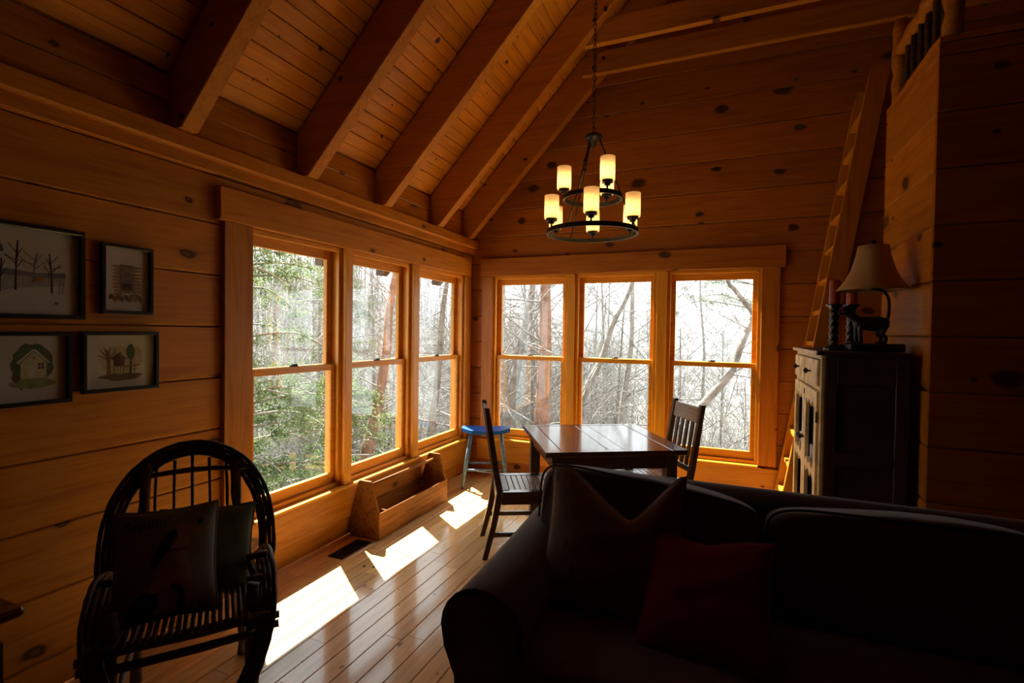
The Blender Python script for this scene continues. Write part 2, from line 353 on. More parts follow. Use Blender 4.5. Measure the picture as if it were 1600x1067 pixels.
# ---- other walls that close the room, unseen and coloured dark to cut bounce light
m = MB().box(XR, XR+0.14, YF, 0.14, 0, ZC); struct(m.build('wall_outer', 'cab_dark'), 'unseen far side wall beyond the partition, darkened to cut bounce light')
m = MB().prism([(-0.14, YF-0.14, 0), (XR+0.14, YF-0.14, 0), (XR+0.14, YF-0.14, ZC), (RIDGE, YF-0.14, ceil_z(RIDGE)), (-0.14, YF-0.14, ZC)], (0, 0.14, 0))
struct(m.build('wall_front', 'cab_dark'), 'unseen gable wall behind the camera, darkened to cut bounce light')
# partition: face towards the dining corner (x = 3.46) and towards the camera (y = -1.70)
PX, PY0, PY1, PZ = 3.46, -1.70, -0.815, 2.95
m = MB().box(PX+0.03, PX+0.12, PY0+0.03, PY1, 0, PZ-0.002)
wall_r = struct(m.build('wall_right', 'pine_y'), 'short pine partition wall behind the cabinet, below the loft rail')
m = MB().box(PX+0.12, XR, PY0+0.03, PY0+0.12, 0, PZ-0.002)
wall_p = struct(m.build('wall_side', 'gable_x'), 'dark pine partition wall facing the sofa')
pz = [0.0] + [0.1305+0.2755*k for k in range(0, 11)] + [PZ]
for i in range(len(pz)-1):
    z0, z1 = pz[i], pz[i+1]; c = 0.01
    MB().prism([(PX+0.03, PY0+0.03, z0), (PX+0.007, PY0+0.03, z0+0.0015), (PX, PY0+0.03, z0+c), (PX, PY0+0.03, z1-c*0.6), (PX+0.007, PY0+0.03, z1-0.0015), (PX+0.03, PY0+0.03, z1)], (0, PY1-PY0-0.03, 0)).build('board', 'pine_y', wall_r)
    MB().prism([(PX, PY0+0.03, z0), (PX, PY0+0.007, z0+0.0015), (PX, PY0, z0+c), (PX, PY0, z1-c*0.6), (PX, PY0+0.007, z1-0.0015), (PX, PY0+0.03, z1)], (XR-PX, 0, 0)).build('board', 'gable_x', wall_p)
m = MB().box(PX-0.0, XR, PY0, PY1, PZ+0.001, PZ+0.03); struct(m.build('loft_floor', 'pine_y'), 'loft floor edge above the partition')

# ---- roof and ceiling
TH = 0.14
xe = -0.63
def slab(y0, y1, up, dn):   # left slope cross-section offset
    return [(xe, y0, ZC+M*xe+dn), (RIDGE, y0, ZC+M*RIDGE+dn), (2*RIDGE-xe, y0, ZC+M*xe+dn), (2*RIDGE-xe, y0, ZC+M*xe+up), (RIDGE, y0, ZC+M*RIDGE+up), (xe, y0, ZC+M*xe+up)]
m = MB().prism(slab(YF-0.5, 0, 0.17, 0.034), (0, 0.45-(YF-0.5), 0))
roof = struct(m.build('ceiling', ['ceil_y']), 'steep pine plank ceiling')
cosa = 1/math.sqrt(1+M*M); pw = 0.1732*cosa    # x step of one ceiling board
def cboard(x0, x1, y0, y1):
    """tongue-and-groove board with a bead down the middle; normal points down into the room"""
    nx, nz = M*cosa, -cosa
    def P(t, d): x = x0+(x1-x0)*t; return (x+nx*d, y0, ZC+M*x+nz*d)
    e = 0.02
    prof = [P(0.006, -0.024), P(0.006, -0.007), P(0.006+e*1.4, 0), P(0.5-e, 0), P(0.5, -0.005), P(0.5+e, 0), P(0.994-e*1.4, 0), P(0.994, -0.007), P(0.994, -0.024)]
    MB().prism(prof, (0, y1-y0, 0)).build('board', 'ceil_y', roof)
k = 0; x = 0.0
crn = random.Random(5)
while x < 2.75:
    cut = [-0.0, crn.choice([-2.357, -3.155, -1.585, -3.94]), crn.choice([-4.72, -5.5]), YF]
    for a, b in zip(cut[1:], cut[:-1]): cboard(x, x+pw, a+0.0006, b-0.0006)
    x += pw
RAFT = [-3.155, -2.357, -1.585, -0.80, -0.19]
RLAB = ['heavy pine rafter nearest the framed pictures, first of five along the sloped ceiling',
        'heavy pine rafter landing above the first tall window, second from the pictures',
        'heavy pine rafter the chandelier chain hangs from, middle one of five',
        'heavy pine rafter bolted to the upper tie beam, second from the gable wall',
        'heavy pine rafter running up right beside the gable wall']
def rafter_poly(y): return [(0.0, y, 2.462), (0.1, y, 2.462), (RIDGE, y, 2.462+M*(RIDGE-0.1)), (RIDGE, y, ZC+M*RIDGE-0.02), (0.006, y, ZC-0.012)]
for y, lab in zip(RAFT, RLAB):
    o = MB().prism(rafter_poly(y-0.0435), (0, 0.087, 0)).build('rafter', 'rafter_x', bevel=0.004)
    tag(o, lab, 'rafter', 'pine rafters of the sloped ceiling')
    # rafter tail outside, under the eave
for y in RAFT[:4] + [0.2]:
    o = MB().prism([(-0.14, y-0.04, ZC-M*0.14-0.16), (-0.14, y-0.04, ZC-M*0.14+0.03), (xe+0.03, y-0.04, ZC+M*(xe+0.03)+0.03), (xe+0.03, y-0.04, ZC+M*(xe+0.03)-0.08), (xe+0.10, y-0.04, ZC+M*(xe+0.1)-0.16)], (0, 0.08, 0)).build('rafter_tail', 'bark_leg', roof)
for (y0, x0, lab) in ((-0.755, 1.40, 'pine tie beam crossing high up, the nearer and brighter of the two'), (-0.295, 1.262, 'pine tie beam close to the gable wall, the lower-looking of the two')):
    t = thing('tie_beam', lab, 'beam', (0, 0, 0), group='horizontal tie beams under the roof')
    z0 = 3.845; z1 = z0+0.19; x1 = 2*RIDGE-x0
    MB().prism([(x0, y0, z0), (x0+0.01, y0, z0+0.02), (x0+0.17, y0, z1), (x1-0.17, y0, z1), (x1, y0, z0)], (0, 0.055, 0)).build('timber', 'rafter_x', t, bevel=0.003)
    for q in ((x0+0.2, z0+0.12), (x0+0.11, z0+0.055)):
        yy = y0-0.001 if y0 > -0.5 else -0.845
        MB().prism([(q[0]+0.016*math.cos(a*math.pi/3), yy, q[1]+0.016*math.sin(a*math.pi/3)+(0.08 if y0 < -0.5 else 0)) for a in range(6)], (0, -0.012, 0)).build('bolt_head', 'iron', t)

# ================================================================== WINDOWS AND TRIM
tn = [0]
def trim(mb, mat, label, bevel=0.003):
    tn[0] += 1; o = mb.build('trim_%d' % tn[0], mat, bevel=bevel); return struct(o, label)
# generic window unit in (a, d, z): a along the wall, d depth (0 = wall face, positive = outwards)
def window(idx, a0, a1, put, label, mats):
    root = struct_root('window_%d' % idx, label)
    my, mz = mats
    def bx(name, mat, parent, *bs, bevel=0.002):
        mb = MB()
        for (p0, p1, d0, d1, z0, z1) in bs:
            c = [put(a, d, z) for a in (p0, p1) for d in (d0, d1) for z in (z0, z1)]
            mb.add(c, [(0, 1, 3, 2), (4, 6, 7, 5), (0, 4, 5, 1), (2, 3, 7, 6), (0, 2, 6, 4), (1, 5, 7, 3)])
        return mb.build(name, mat, parent, bevel=bevel)
    F = 0.020
    bx('jamb', mz, root, (a0, a0+F, 0.004, 0.135, ZB, ZT)); bx('jamb', mz, root, (a1-F, a1, 0.004, 0.135, ZB, ZT))
    bx('head_jamb', my, root, (a0+F, a1-F, 0.004, 0.135, ZT-F, ZT))
    bx('sill', my, root, (a0+F, a1-F, 0.012, 0.16, ZB, ZB+0.028))
    for e, p in ((a0+F, 1), (a1-F, -1)):     # stop beads
        bx('stop_bead', mz, root, (min(e, e+p*0.012), max(e, e+p*0.012), 0.004, 0.03, ZB+0.03, ZT-F))
    bx('stop_bead', my, root, (a0+F, a1-F, 0.004, 0.03, ZT-F-0.012, ZT-F))
    ZM = 1.236; S = 0.047
    b0, b1 = a0+F+0.003, a1-F-0.003
    up = bx('upper_sash', my, root, (b0, b1, 0.078, 0.112, ZT-F-0.066, ZT-F-0.002), (b0+S, b1-S, 0.078, 0.112, ZM-0.02, ZM+0.022), (b0, b0+S, 0.078, 0.112, ZM-0.02, ZT-F-0.066), (b1-S, b1, 0.078, 0.112, ZM-0.02, ZT-F-0.066))
    lo = bx('lower_sash', my, root, (b0, b1, 0.036, 0.070, ZB+0.03, ZB+0.10), (b0+S, b1-S, 0.036, 0.070, ZM-0.022, ZM+0.02), (b0, b0+S, 0.036, 0.070, ZB+0.10, ZM+0.02), (b1-S, b1, 0.036, 0.070, ZB+0.10, ZM+0.02))
    bx('pane', 'glass', up, (b0+S-0.006, b1-S+0.006, 0.094, 0.097, ZM+0.015, ZT-F-0.06), bevel=0)
    bx('pane', 'glass', lo, (b0+S-0.006, b1-S+0.006, 0.052, 0.055, ZB+0.094, ZM-0.016), bevel=0)
    c = (a0+a1)/2
    bx('latch', 'iron', lo, (c-0.028, c+0.028, 0.046, 0.066, ZM+0.02, ZM+0.029), (c-0.012, c+0.03, 0.05, 0.062, ZM+0.029, ZM+0.037), bevel=0.001)
    return root
putL = lambda a, d, z: (-d, a, z)
putB = lambda a, d, z: (a, d, z)
wood('sash_x', 0, (0.68, 0.285, 0.018), (0.56, 0.20, 0.010), None, rough=0.4, coat=0.1); wood('sash_z', 2, (0.68, 0.285, 0.018), (0.56, 0.20, 0.010), None, rough=0.4, coat=0.1)
LW = ['double-hung pine window beside the framed pictures, dark cedar outside', 'middle double-hung pine window of the long left wall', 'double-hung pine window of the long wall next to the room corner']
BW = ['double-hung pine window of the gable wall above the blue stool', 'middle double-hung pine window of the gable wall behind the table', 'double-hung pine window of the gable wall nearest the ladder']
for i in range(3):
    window(i+1, LY[i][0], LY[i][1], putL, LW[i], ('sash_y', 'sash_z'))
    window(i+4, BX[i][0], BX[i][1], putB, BW[i], ('sash_x', 'sash_z'))
CT = 0.032
trim(MB().box(0.001, CT+0.012, -2.95, -0.10, ZT+0.0, 2.258), 'pine_y', 'wide head casing over the left windows')
trim(MB().box(0.001, CT, -2.915, LY[0][0]+0.006, 0.30, ZT-0.001), 'pine_z', 'broad side casing of the left windows beside the pictures')
trim(MB().box(0.001, CT, LY[2][1]-0.006, -0.06, 0.386, ZT-0.001), 'pine_z', 'narrow side casing of the left windows near the corner')
for i in (0, 1): trim(MB().box(-0.10, 0.030, LY[i][1], LY[i+1][0], ZB+0.001, ZT-0.002), 'sash_z', ('mullion post between the first two left windows', 'mullion post between the last two left windows')[i])
trim(MB().box(-0.012, 0.056, LY[0][0]+0.008, LY[2][1]-0.006, ZB-0.018, ZB-0.0), 'sash_y', 'thin stool under the left windows')
trim(MB().box(0.001, CT, LY[0][0]-0.17, -0.01, 0.142, ZB-0.019), 'pine_y', 'broad apron board under the left windows')
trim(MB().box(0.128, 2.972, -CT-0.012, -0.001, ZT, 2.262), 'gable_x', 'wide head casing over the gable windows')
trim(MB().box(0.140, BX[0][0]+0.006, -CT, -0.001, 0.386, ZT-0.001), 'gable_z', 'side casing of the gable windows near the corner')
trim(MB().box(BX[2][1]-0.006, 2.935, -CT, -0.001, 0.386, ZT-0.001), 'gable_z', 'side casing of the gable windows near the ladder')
for i in (0, 1): trim(MB().box(BX[i][1], BX[i+1][0], -0.030, 0.10, ZB+0.001, ZT-0.002), 'sash_z', ('mullion post between the first two gable windows', 'mullion post between the last two gable windows')[i])
trim(MB().box(BX[0][0]+0.006, BX[2][1]-0.006, -0.056, 0.012, ZB-0.018, ZB), 'sash_x', 'thin stool under the gable windows')
trim(MB().box(0.10, 2.955, -CT, -0.001, 0.15, ZB-0.019), 'pine_x', 'broad apron board under the gable windows')

# ================================================================== FURNITURE
# ---- dining table
TA = R(30.7)
t = thing('dining_table', 'dark square wooden dining table with a glossy planked top', 'table', (1.681, -1.244, 0), TA)
H = 0.465; bw = 0.105; zt = 0.76
def tb(name, *b, mat='table_x', bevel=0.003): return B(name, mat, t, *b, bevel=bevel)
tb('top_border', (-H, -H+bw, -H, H, zt-0.032, zt), mat='dark_y'); tb('top_border', (H-bw, H, -H, H, zt-0.032, zt), mat='dark_y')
for y0, y1 in ((-H, -H+0.05), (H-0.05, H)): tb('top_border', (-H+bw+0.001, H-bw-0.001, y0, y1, zt-0.032, zt))
e = H-0.052; xs = [-H+bw+0.002, -0.052, 0.052, H-bw-0.002]
for a, b in zip(xs[:-1], xs[1:]): tb('top_plank', (a+0.001, b-0.001, -e, e, zt-0.032, zt-0.001))
q = H-0.07
tb('apron', (-q, q, -q-0.011, -q+0.011, zt-0.13, zt-0.033)); tb('apron', (-q, q, q-0.011, q+0.011, zt-0.13, zt-0.033))
tb('apron', (-q-0.011, -q+0.011, -q, q, zt-0.13, zt-0.033), mat='dark_y'); tb('apron', (q-0.011, q+0.011, -q, q, zt-0.13, zt-0.033), mat='dark_y')
for sx in (-1, 1):
    for sy in (-1, 1):
        m = MB(); c = (sx*(q-0.015), sy*(q-0.015)); a, b = 0.036, 0.030
        m.add([(c[0]+i*k, c[1]+j*k, z) for k, z in ((b, 0.0), (b*1.15, 0.03), (a, 0.05), (a, zt-0.034)) for i, j in ((-1, -1), (1, -1), (1, 1), (-1, 1))],
              [(3, 2, 1, 0), (12, 13, 14, 15)] + [(4*l+k, 4*l+(k+1) % 4, 4*l+4+(k+1) % 4, 4*l+4+k) for l in range(3) for k in range(4)])
        m.build('leg', 'dark_z', t, bevel=0.002)

# ---- dining chairs (local +y is the way the sitter faces)
def dining_chair(label, loc, rz):
    t = thing('dining_chair', label, 'chair', loc, rz, 'dark dining chairs at the table')
    W, D, zs = 0.215, 0.205, 0.45
    for sx in (-1, 1):
        x = sx*(W-0.02)
        m = MB(); prof = [(-D-0.075, 0.0, 0.017), (-D-0.02, 0.22, 0.020), (-D+0.02, 0.44, 0.022), (-D-0.005, 0.56, 0.021), (-D-0.075, 1.0, 0.017)]
        vs = []
        for y, z, hw in prof: vs += [(x-0.018, y-hw, z), (x+0.018, y-hw, z), (x+0.018, y+hw, z), (x-0.018, y+hw, z)]
        fs = [(3, 2, 1, 0), (16, 17, 18, 19)] + [(4*l+k, 4*l+(k+1) % 4, 4*l+4+(k+1) % 4, 4*l+4+k) for l in range(4) for k in range(4)]
        m.add(vs, fs).build('back_post', 'dark_z', t, bevel=0.003)
        MB().box(x-0.019, x+0.019, D-0.04, D, 0, zs-0.03).build('leg', 'dark_z', t, bevel=0.003)
        B('side_stretcher', 'dark_y', t, (x-0.010, x+0.010, -D-0.03, D-0.04, 0.145, 0.175))
        B('side_apron', 'dark_y', t, (x-0.012, x+0.012, -D+0.03, D-0.04, zs-0.09, zs-0.028))
    B('front_apron', 'dark_x', t, (-W+0.04, W-0.04, D-0.03, D-0.01, zs-0.09, zs-0.028)); B('rear_apron', 'dark_x', t, (-W+0.04, W-0.04, -D+0.0, -D+0.02, zs-0.09, zs-0.028))
    B('front_stretcher', 'dark_x', t, (-W+0.04, W-0.04, D-0.03, D-0.012, 0.22, 0.25))
    # seat: frame with a field of narrow boards
    B('seat_frame', 'dark_x', t, (-W-0.01, W+0.01, D-0.055, D+0.02, zs-0.027, zs)); B('seat_frame', 'dark_x', t, (-W+0.02, W-0.02, -D+0.03, -D+0.085, zs-0.027, zs))
    for sx in (-1, 1): B('seat_frame', 'dark_y', t, (min(sx*(W+0.01), sx*(W-0.045)), max(sx*(W+0.01), sx*(W-0.045)), -D+0.03, D-0.056, zs-0.027, zs))
    n = 7; y0, y1 = -D+0.086, D-0.056
    for k in range(n):
        a = y0+(y1-y0)*k/n; b = y0+(y1-y0)*(k+1)/n
        B('seat_board', 'seat_x', t, (-W+0.046, W-0.046, a+0.0018, b-0.0018, zs-0.025, zs-0.002))
    def yb(z): return -D-0.005 - 0.07*(z-0.56)/0.44
    def rail(z0, z1, name):
        m = MB(); c = 0.010
        m.add([(x, yb(z)+dy, z) for x in (-W+0.039, W-0.039) for z in (z0, z1) for dy in (-c, c)], [(0, 1, 3, 2), (4, 6, 7, 5), (0, 4, 5, 1), (2, 3, 7, 6), (0, 2, 6, 4), (1, 5, 7, 3)]).build(name, 'seat_x' if z0 > 0.8 else 'dark_x', t, bevel=0.003)
    rail(0.868, 0.982, 'top_rail'); rail(0.515, 0.555, 'lower_back_rail')
    for k in range(4):
        x = -0.108+0.072*k; c = 0.006
        MB().add([(x+dx, yb(z)+dy, z) for dx in (-0.019, 0.019) for z in (0.554, 0.869) for dy in (-c, c)], [(0, 1, 3, 2), (4, 6, 7, 5), (0, 4, 5, 1), (2, 3, 7, 6), (0, 2, 6, 4), (1, 5, 7, 3)]).build('back_slat', 'dark_z', t, bevel=0.002)
    return t
dining_chair('dark slat-back dining chair seen side-on between the sunlit floor and the sofa', (1.24, -1.534, 0), R(28.7-90))
dining_chair('dark slat-back dining chair with its back to the gable window', (2.04, -0.97, 0), R(212.7-90))

# ---- blue saddle stool
t = thing('saddle_stool', 'blue saddle-seat stool with worn grey-blue legs in the room corner', 'stool', (0.375, -0.37, 0), R(24))
m = MB(); nx, ny = 14, 8; zt = 0.565; vs = []; fs = []
def so_(u, v):
    hx = 0.235; hy = 0.135
    x = hx*u; lim = hy if abs(u) < 0.62 else hy*(1-(abs(u)-0.62)/0.38*0.62)
    return x, lim*v
for side in (0, 1):
    for i in range(nx+1):
        for j in range(ny+1):
            u, v = -1+2*i/nx, -1+2*j/ny; x, y = so_(u, v)
            top = zt - 0.030*(1-u*u)*(1-0.4*v*v) + 0.004*(1-v*v)
            vs.append((x, y, top if side == 0 else zt-0.05+0.012*(abs(u)**2)))
o2 = (nx+1)*(ny+1); ix = lambda i, j: i*(ny+1)+j
for i in range(nx):
    for j in range(ny):
        fs.append((ix(i, j), ix(i+1, j), ix(i+1, j+1), ix(i, j+1))); fs.append(tuple(o2+k for k in (ix(i, j+1), ix(i+1, j+1), ix(i+1, j), ix(i, j))))
for i in range(nx):
    fs.append((ix(i, 0), o2+ix(i, 0), o2+ix(i+1, 0), ix(i+1, 0))); fs.append((ix(i+1, ny), o2+ix(i+1, ny), o2+ix(i, ny), ix(i, ny)))
for j in range(ny):
    fs.append((ix(0, j+1), o2+ix(0, j+1), o2+ix(0, j), ix(0, j))); fs.append((ix(nx, j), o2+ix(nx, j), o2+ix(nx, j+1), ix(nx, j+1)))
m.add(vs, fs).build('seat', 'blue_paint', t)
lg = {}
for sx in (-1, 1):
    for sy in (-1, 1):
        p, q = (sx*0.215, sy*0.155, 0), (sx*0.145, sy*0.085, zt-0.05); lg[sx, sy] = (Vector(p), Vector(q))
        MB().tube([p, Vector(p).lerp(Vector(q), 0.5), q], [0.013, 0.017, 0.014], 8).build('leg', 'blue_worn', t, smooth=True)
def at(k, f): return lg[k][0].lerp(lg[k][1], f)
for a, b, f in (((-1, -1), (1, -1), 0.34), ((-1, 1), (1, 1), 0.34), ((-1, -1), (-1, 1), 0.26), ((1, -1), (1, 1), 0.26)):
    MB().tube([at(a, f), at(b, f)], 0.010, 8).build('stretcher', 'blue_worn', t, smooth=True)

# ---- wooden tool tote
t = thing('tool_tote', 'old wooden carpenter tote with a dowel handle under the windows', 'toolbox', (0.155, -1.43, 0))
L = 0.475; bx0, bx1 = -0.115, 0.115
def end(y):
    MB().prism([(bx0, y, 0.005), (bx1, y, 0.005), (bx1+0.004, y, 0.20), (0.058, y, 0.405), (0.048, y, 0.415), (-0.048, y, 0.415), (-0.058, y, 0.405), (bx0-0.004, y, 0.20)], (0, 0.022, 0)).build('end_board', 'box_y', t, bevel=0.002)
end(-L); end(L-0.022)
for x in (bx0-0.016, bx1): B('side_board', 'box_y', t, (x, x+0.016, -L, L, 0.004, 0.195))
B('bottom_board', 'box_y', t, (bx0, bx1, -L+0.022, L-0.022, 0.005, 0.022))
B('divider', 'box_y', t, (bx0, bx1, -L+0.15, -L+0.162, 0.022, 0.17))
MB().tube([(0, -L+0.02, 0.365), (0, L-0.02, 0.365)], 0.013, 10).build('handle', 'box_y', t, smooth=True)

# ---- floor vent
t = thing('floor_vent', 'dark metal floor register beside the wooden tote', 'vent', (0.187, -2.09, 0.0005))
MB().box(-0.062, 0.062, -0.15, 0.15, 0, 0.002).build('plate', 'black_metal', t)
for k in range(14):
    y = -0.135+0.27*k/13; MB().box(-0.052, 0.052, y-0.0035, y+0.0035, 0.002, 0.0045).build('slat', 'black_metal', t)

# ---- chandelier
cx, cyy = 1.707, -1.585
t = thing('chandelier', 'two-tier black ring chandelier with nine glowing amber candle shades', 'chandelier', (cx, cyy, 0))
e1 = Vector((math.cos(YAW), math.sin(YAW), 0)); e2 = Vector((math.sin(YAW), -math.cos(YAW), 0))
def ringpos(rad, deg, z): v = e1*(rad*math.cos(R(deg))) + e2*(rad*math.sin(R(deg))); return Vector((v.x, v.y, z))
ZL, ZU, ZH = 2.155, 2.378, 2.775; RL, RU = 0.288, 0.185
for nm, rad, z in (('lower_ring', RL, ZL), ('upper_ring', RU, ZU)):
    MB().lathe([(rad-0.006, z-0.014), (rad+0.006, z-0.014), (rad+0.006, z+0.014), (rad-0.006, z+0.014)], (0, 0, 0), 56, closed=True).build(nm, 'black_metal', t)
MB().lathe([(0.004, ZH-0.075), (0.014, ZH-0.06), (0.022, ZH-0.04), (0.030, ZH-0.03), (0.052, ZH-0.016), (0.056, ZH), (0.045, ZH+0.012), (0.012, ZH+0.018), (0.008, ZH+0.03)], n=24).build('hub', 'black_metal', t, smooth=True)
for d in (128, 248, 8):
    a = ringpos(0.04, d, ZH-0.02); b = ringpos(RU, d, ZU+0.01); c = ringpos(RL, d, ZL+0.01); mid = a.lerp(b, 0.45)
    MB().tube([a, b], 0.0055, 6).build('upper_rod', 'black_metal', t); MB().tube([b, c], 0.0045, 6).build('lower_rod', 'black_metal', t)
    MB().superq(mid, 0.012, 0.012, 0.014, 1, 1, 8, 6).build('rod_knuckle', 'black_metal', t, smooth=True)
def lightunit(rad, deg, z):
    p = ringpos(rad, deg, z)
    cup = MB().lathe([(0.006, 0.012), (0.006, 0.03), (0.018, 0.034), (0.020, 0.045), (0.034, 0.049), (0.036, 0.066), (0.030, 0.066)], p, 16).build('cup', 'black_metal', t, smooth=False)
    zz = 0.062; ro = 0.046
    sh = MB().lathe([(ro-0.002, zz), (ro, zz+0.006), (ro, zz+0.145), (ro-0.004, zz+0.145), (ro-0.004, zz+0.006)], p, 24, closed=True).build('candle_shade', 'shade_glass', t, smooth=True)
    bl = MB().superq((p.x, p.y, p.z+zz+0.030), 0.012, 0.012, 0.022, 1, 1, 10, 8).build('bulb', 'bulb', sh, smooth=True)
    ld = bpy.data.lights.new('bulb_light', 'POINT'); ld.energy = BULB; ld.color = (1.0, 0.74, 0.46); ld.shadow_soft_size = 0.012
    lo = bpy.data.objects.new('bulb_light', ld); COL.objects.link(lo); lo.location = (p.x+cx, p.y+cyy, p.z+zz+0.055+0.005)
for d in (40, 100, 160, 220, 280, 340): lightunit(RL, d, ZL)
for d in (70, 190, 310): lightunit(RU, d, ZU)
lk = None; z = ZH+0.03; k = 0; ztop = 2.462+M*(cx-0.1)
while z < ztop:
    if lk is None:
        pts = [(0.008*math.cos(2*math.pi*i/14), 0, 0.008*math.sin(2*math.pi*i/14) + (0.012 if math.sin(2*math.pi*i/14) > 0 else -0.012)) for i in range(14)]
        m = MB(); P = [Vector(p) for p in pts]; n = 5; vs = []
        for i, p in enumerate(P):
            d = (P[(i+1) % 14]-P[i-1]).normalized(); a = Vector((0, 1, 0)); b = d.cross(a)
            vs += [p + a*(0.003*math.cos(2*math.pi*q/n)) + b*(0.003*math.sin(2*math.pi*q/n)) for q in range(n)]
        m.add(vs, [(i*n+q, i*n+(q+1) % n, ((i+1) % 14)*n+(q+1) % n, ((i+1) % 14)*n+q) for i in range(14) for q in range(n)])
        lk = m.build('chain_link', 'black_metal', t, smooth=True); o = lk
    else:
        o = lk.copy(); COL.objects.link(o); o.parent = t
    o.location = (0, 0, z+0.012); o.rotation_euler = (0, 0, R(20 + 90*(k % 2))); z += 0.033; k += 1

# ---- loft ladder
t = thing('loft_ladder', 'tall pine ladder with flat steps leaning up to the loft', 'ladder', (0, 0, 0))
lx = lambda z: 2.905 + 0.1535*z
for y0 in (-0.525, -0.088):
    z1 = 3.42
    MB().prism([(lx(0)-0.012, y0, 0.001), (lx(0)+0.118, y0, 0.001), (lx(z1)+0.118, y0, z1), (lx(z1)+0.01, y0, z1), (lx(z1)-0.012, y0, z1-0.06)], (0, 0.036, 0)).build('rail', 'pine_z', t, bevel=0.003)
z = 0.032+0.2385
while z < 3.3:
    B('step', 'sash_y', t, (lx(z), lx(z)+0.10, -0.489, -0.088, z-0.032, z)); z += 0.2385

# ---- loft railing of peeled logs
t = thing('loft_railing', 'rustic peeled-log railing along the loft edge above the partition', 'railing', (0, 0, 0))
lr = random.Random(11)
def log(p, q, r, name, n=9):
    p, q = Vector(p), Vector(q); k = 8
    pts = [p.lerp(q, i/k) + Vector((lr.uniform(-1, 1), lr.uniform(-1, 1), lr.uniform(-1, 1)))*(r*0.15 if 0 < i < k else 0) for i in range(k+1)]
    MB().tube(pts, [r*lr.uniform(0.88, 1.1) for _ in pts], n).build(name, 'rafter_x' if name != 'baluster' else 'bark_rod', t, smooth=True)  # balusters get a dark material that paints in their dim silhouette
log((3.515, -0.86, PZ+0.031), (3.515, -0.86, 3.52), 0.042, 'post')
log((3.515, -0.90, 3.33), (3.515, -1.66, 3.33), 0.045, 'top_rail'); log((3.515, -0.90, 3.02), (3.515, -1.66, 3.02), 0.028, 'bottom_rail')
for k in range(6): y = -1.0-0.115*k; log((3.515, y, 3.04), (3.515, y, 3.30), 0.017, 'baluster', 7)
log((3.515, -1.675, PZ+0.031), (3.515, -1.675, 3.46), 0.042, 'post')

# ---- cabinet (front faces -x)
t = thing('pie_cabinet', 'tall cabinet with cream scalloped doors and dark brown sides', 'cabinet', (3.21, -1.09, 0))
CX, CY, CZ = 0.20, 0.51, 1.42
def cb(name, mat, *b, parent=None, bevel=0.003): return B(name, mat, parent or t, *b, bevel=bevel)
cb('top', 'cab_dark', (-CX-0.02, CX, -CY-0.012, CY+0.012, CZ-0.022, CZ)); cb('top_edge', 'cream_paint', (-CX-0.028, -CX-0.0205, -CY-0.012, CY+0.012, CZ-0.021, CZ-0.001), bevel=0.001)
for sy in (-1, 1):
    y0, y1 = sorted((sy*CY, sy*(CY-0.022))); yi0, yi1 = sorted((sy*(CY-0.012), sy*(CY-0.02)))
    side = cb('side', 'cab_dark', (-CX+0.021, -CX+0.075, y0, y1, 0, CZ-0.023), (CX-0.06, CX, y0, y1, 0, CZ-0.023), (-CX+0.075, CX-0.06, y0, y1, 1.24, CZ-0.023), (-CX+0.075, CX-0.06, y0, y1, 0.80, 0.87), (-CX+0.075, CX-0.06, y0, y1, 0.10, 0.34))
    for z0, z1 in ((0.868, 1.242), (0.338, 0.802)): cb('side_panel', 'cab_dark', (-CX+0.074, CX-0.059, yi0, yi1, z0, z1), parent=side, bevel=0)
cb('back', 'cab_dark', (CX-0.012, CX-0.002, -CY+0.023, CY-0.023, 0.08, CZ-0.024), bevel=0); cb('bottom', 'cab_dark', (-CX+0.022, CX-0.013, -CY+0.023, CY-0.023, 0.08, 0.10), bevel=0)
for z in (0.45, 0.80, 1.185): cb('shelf', 'cab_dark', (-CX+0.04, CX-0.013, -CY+0.023, CY-0.023, z-0.018, z), bevel=0)
f0, f1 = -CX, -CX+0.02
cb('face_frame', 'cream_paint', (f0, f1, -CY, -CY+0.035, 0, CZ-0.023), (f0, f1, CY-0.035, CY, 0, CZ-0.023), (f0, f1, -CY+0.035, CY-0.035, 1.372, CZ-0.023), (f0, f1, -CY+0.035, CY-0.035, 1.195, 1.218), (f0, f1, -CY+0.035, CY-0.035, 0.0, 0.10), (f0, f1, -0.014, 0.014, 1.218, 1.372))
def knob(p, parent, mat='iron'):
    m = MB(); prof = [(0.006, 0), (0.006, 0.012), (0.016, 0.020), (0.018, 0.028), (0.010, 0.036), (0.001, 0.038)]
    n = 12; vs = [(p[0]-z, p[1]+r*math.cos(2*math.pi*k/n), p[2]+r*math.sin(2*math.pi*k/n)) for r, z in prof for k in range(n)]
    m.add(vs, [(i*n+k, i*n+(k+1) % n, (i+1)*n+(k+1) % n, (i+1)*n+k) for i in range(5) for k in range(n)]).build('knob', mat, parent, smooth=True)
for y0, y1 in ((-CY+0.037, -0.016), (0.016, CY-0.037)):
    d = cb('drawer', 'cream_paint', (f0-0.016, f0+0.015, y0, y1, 1.222, 1.368), bevel=0.005); knob((f0-0.016, (y0+y1)/2, 1.295), d)
def scallop(y0, y1, z, amp, sign, n=18):    # wavy edge points from y0 to y1
    return [(y0+(y1-y0)*i/n, z + sign*amp*(abs(math.sin(math.pi*2.5*i/n))**0.8)) for i in range(n+1)]
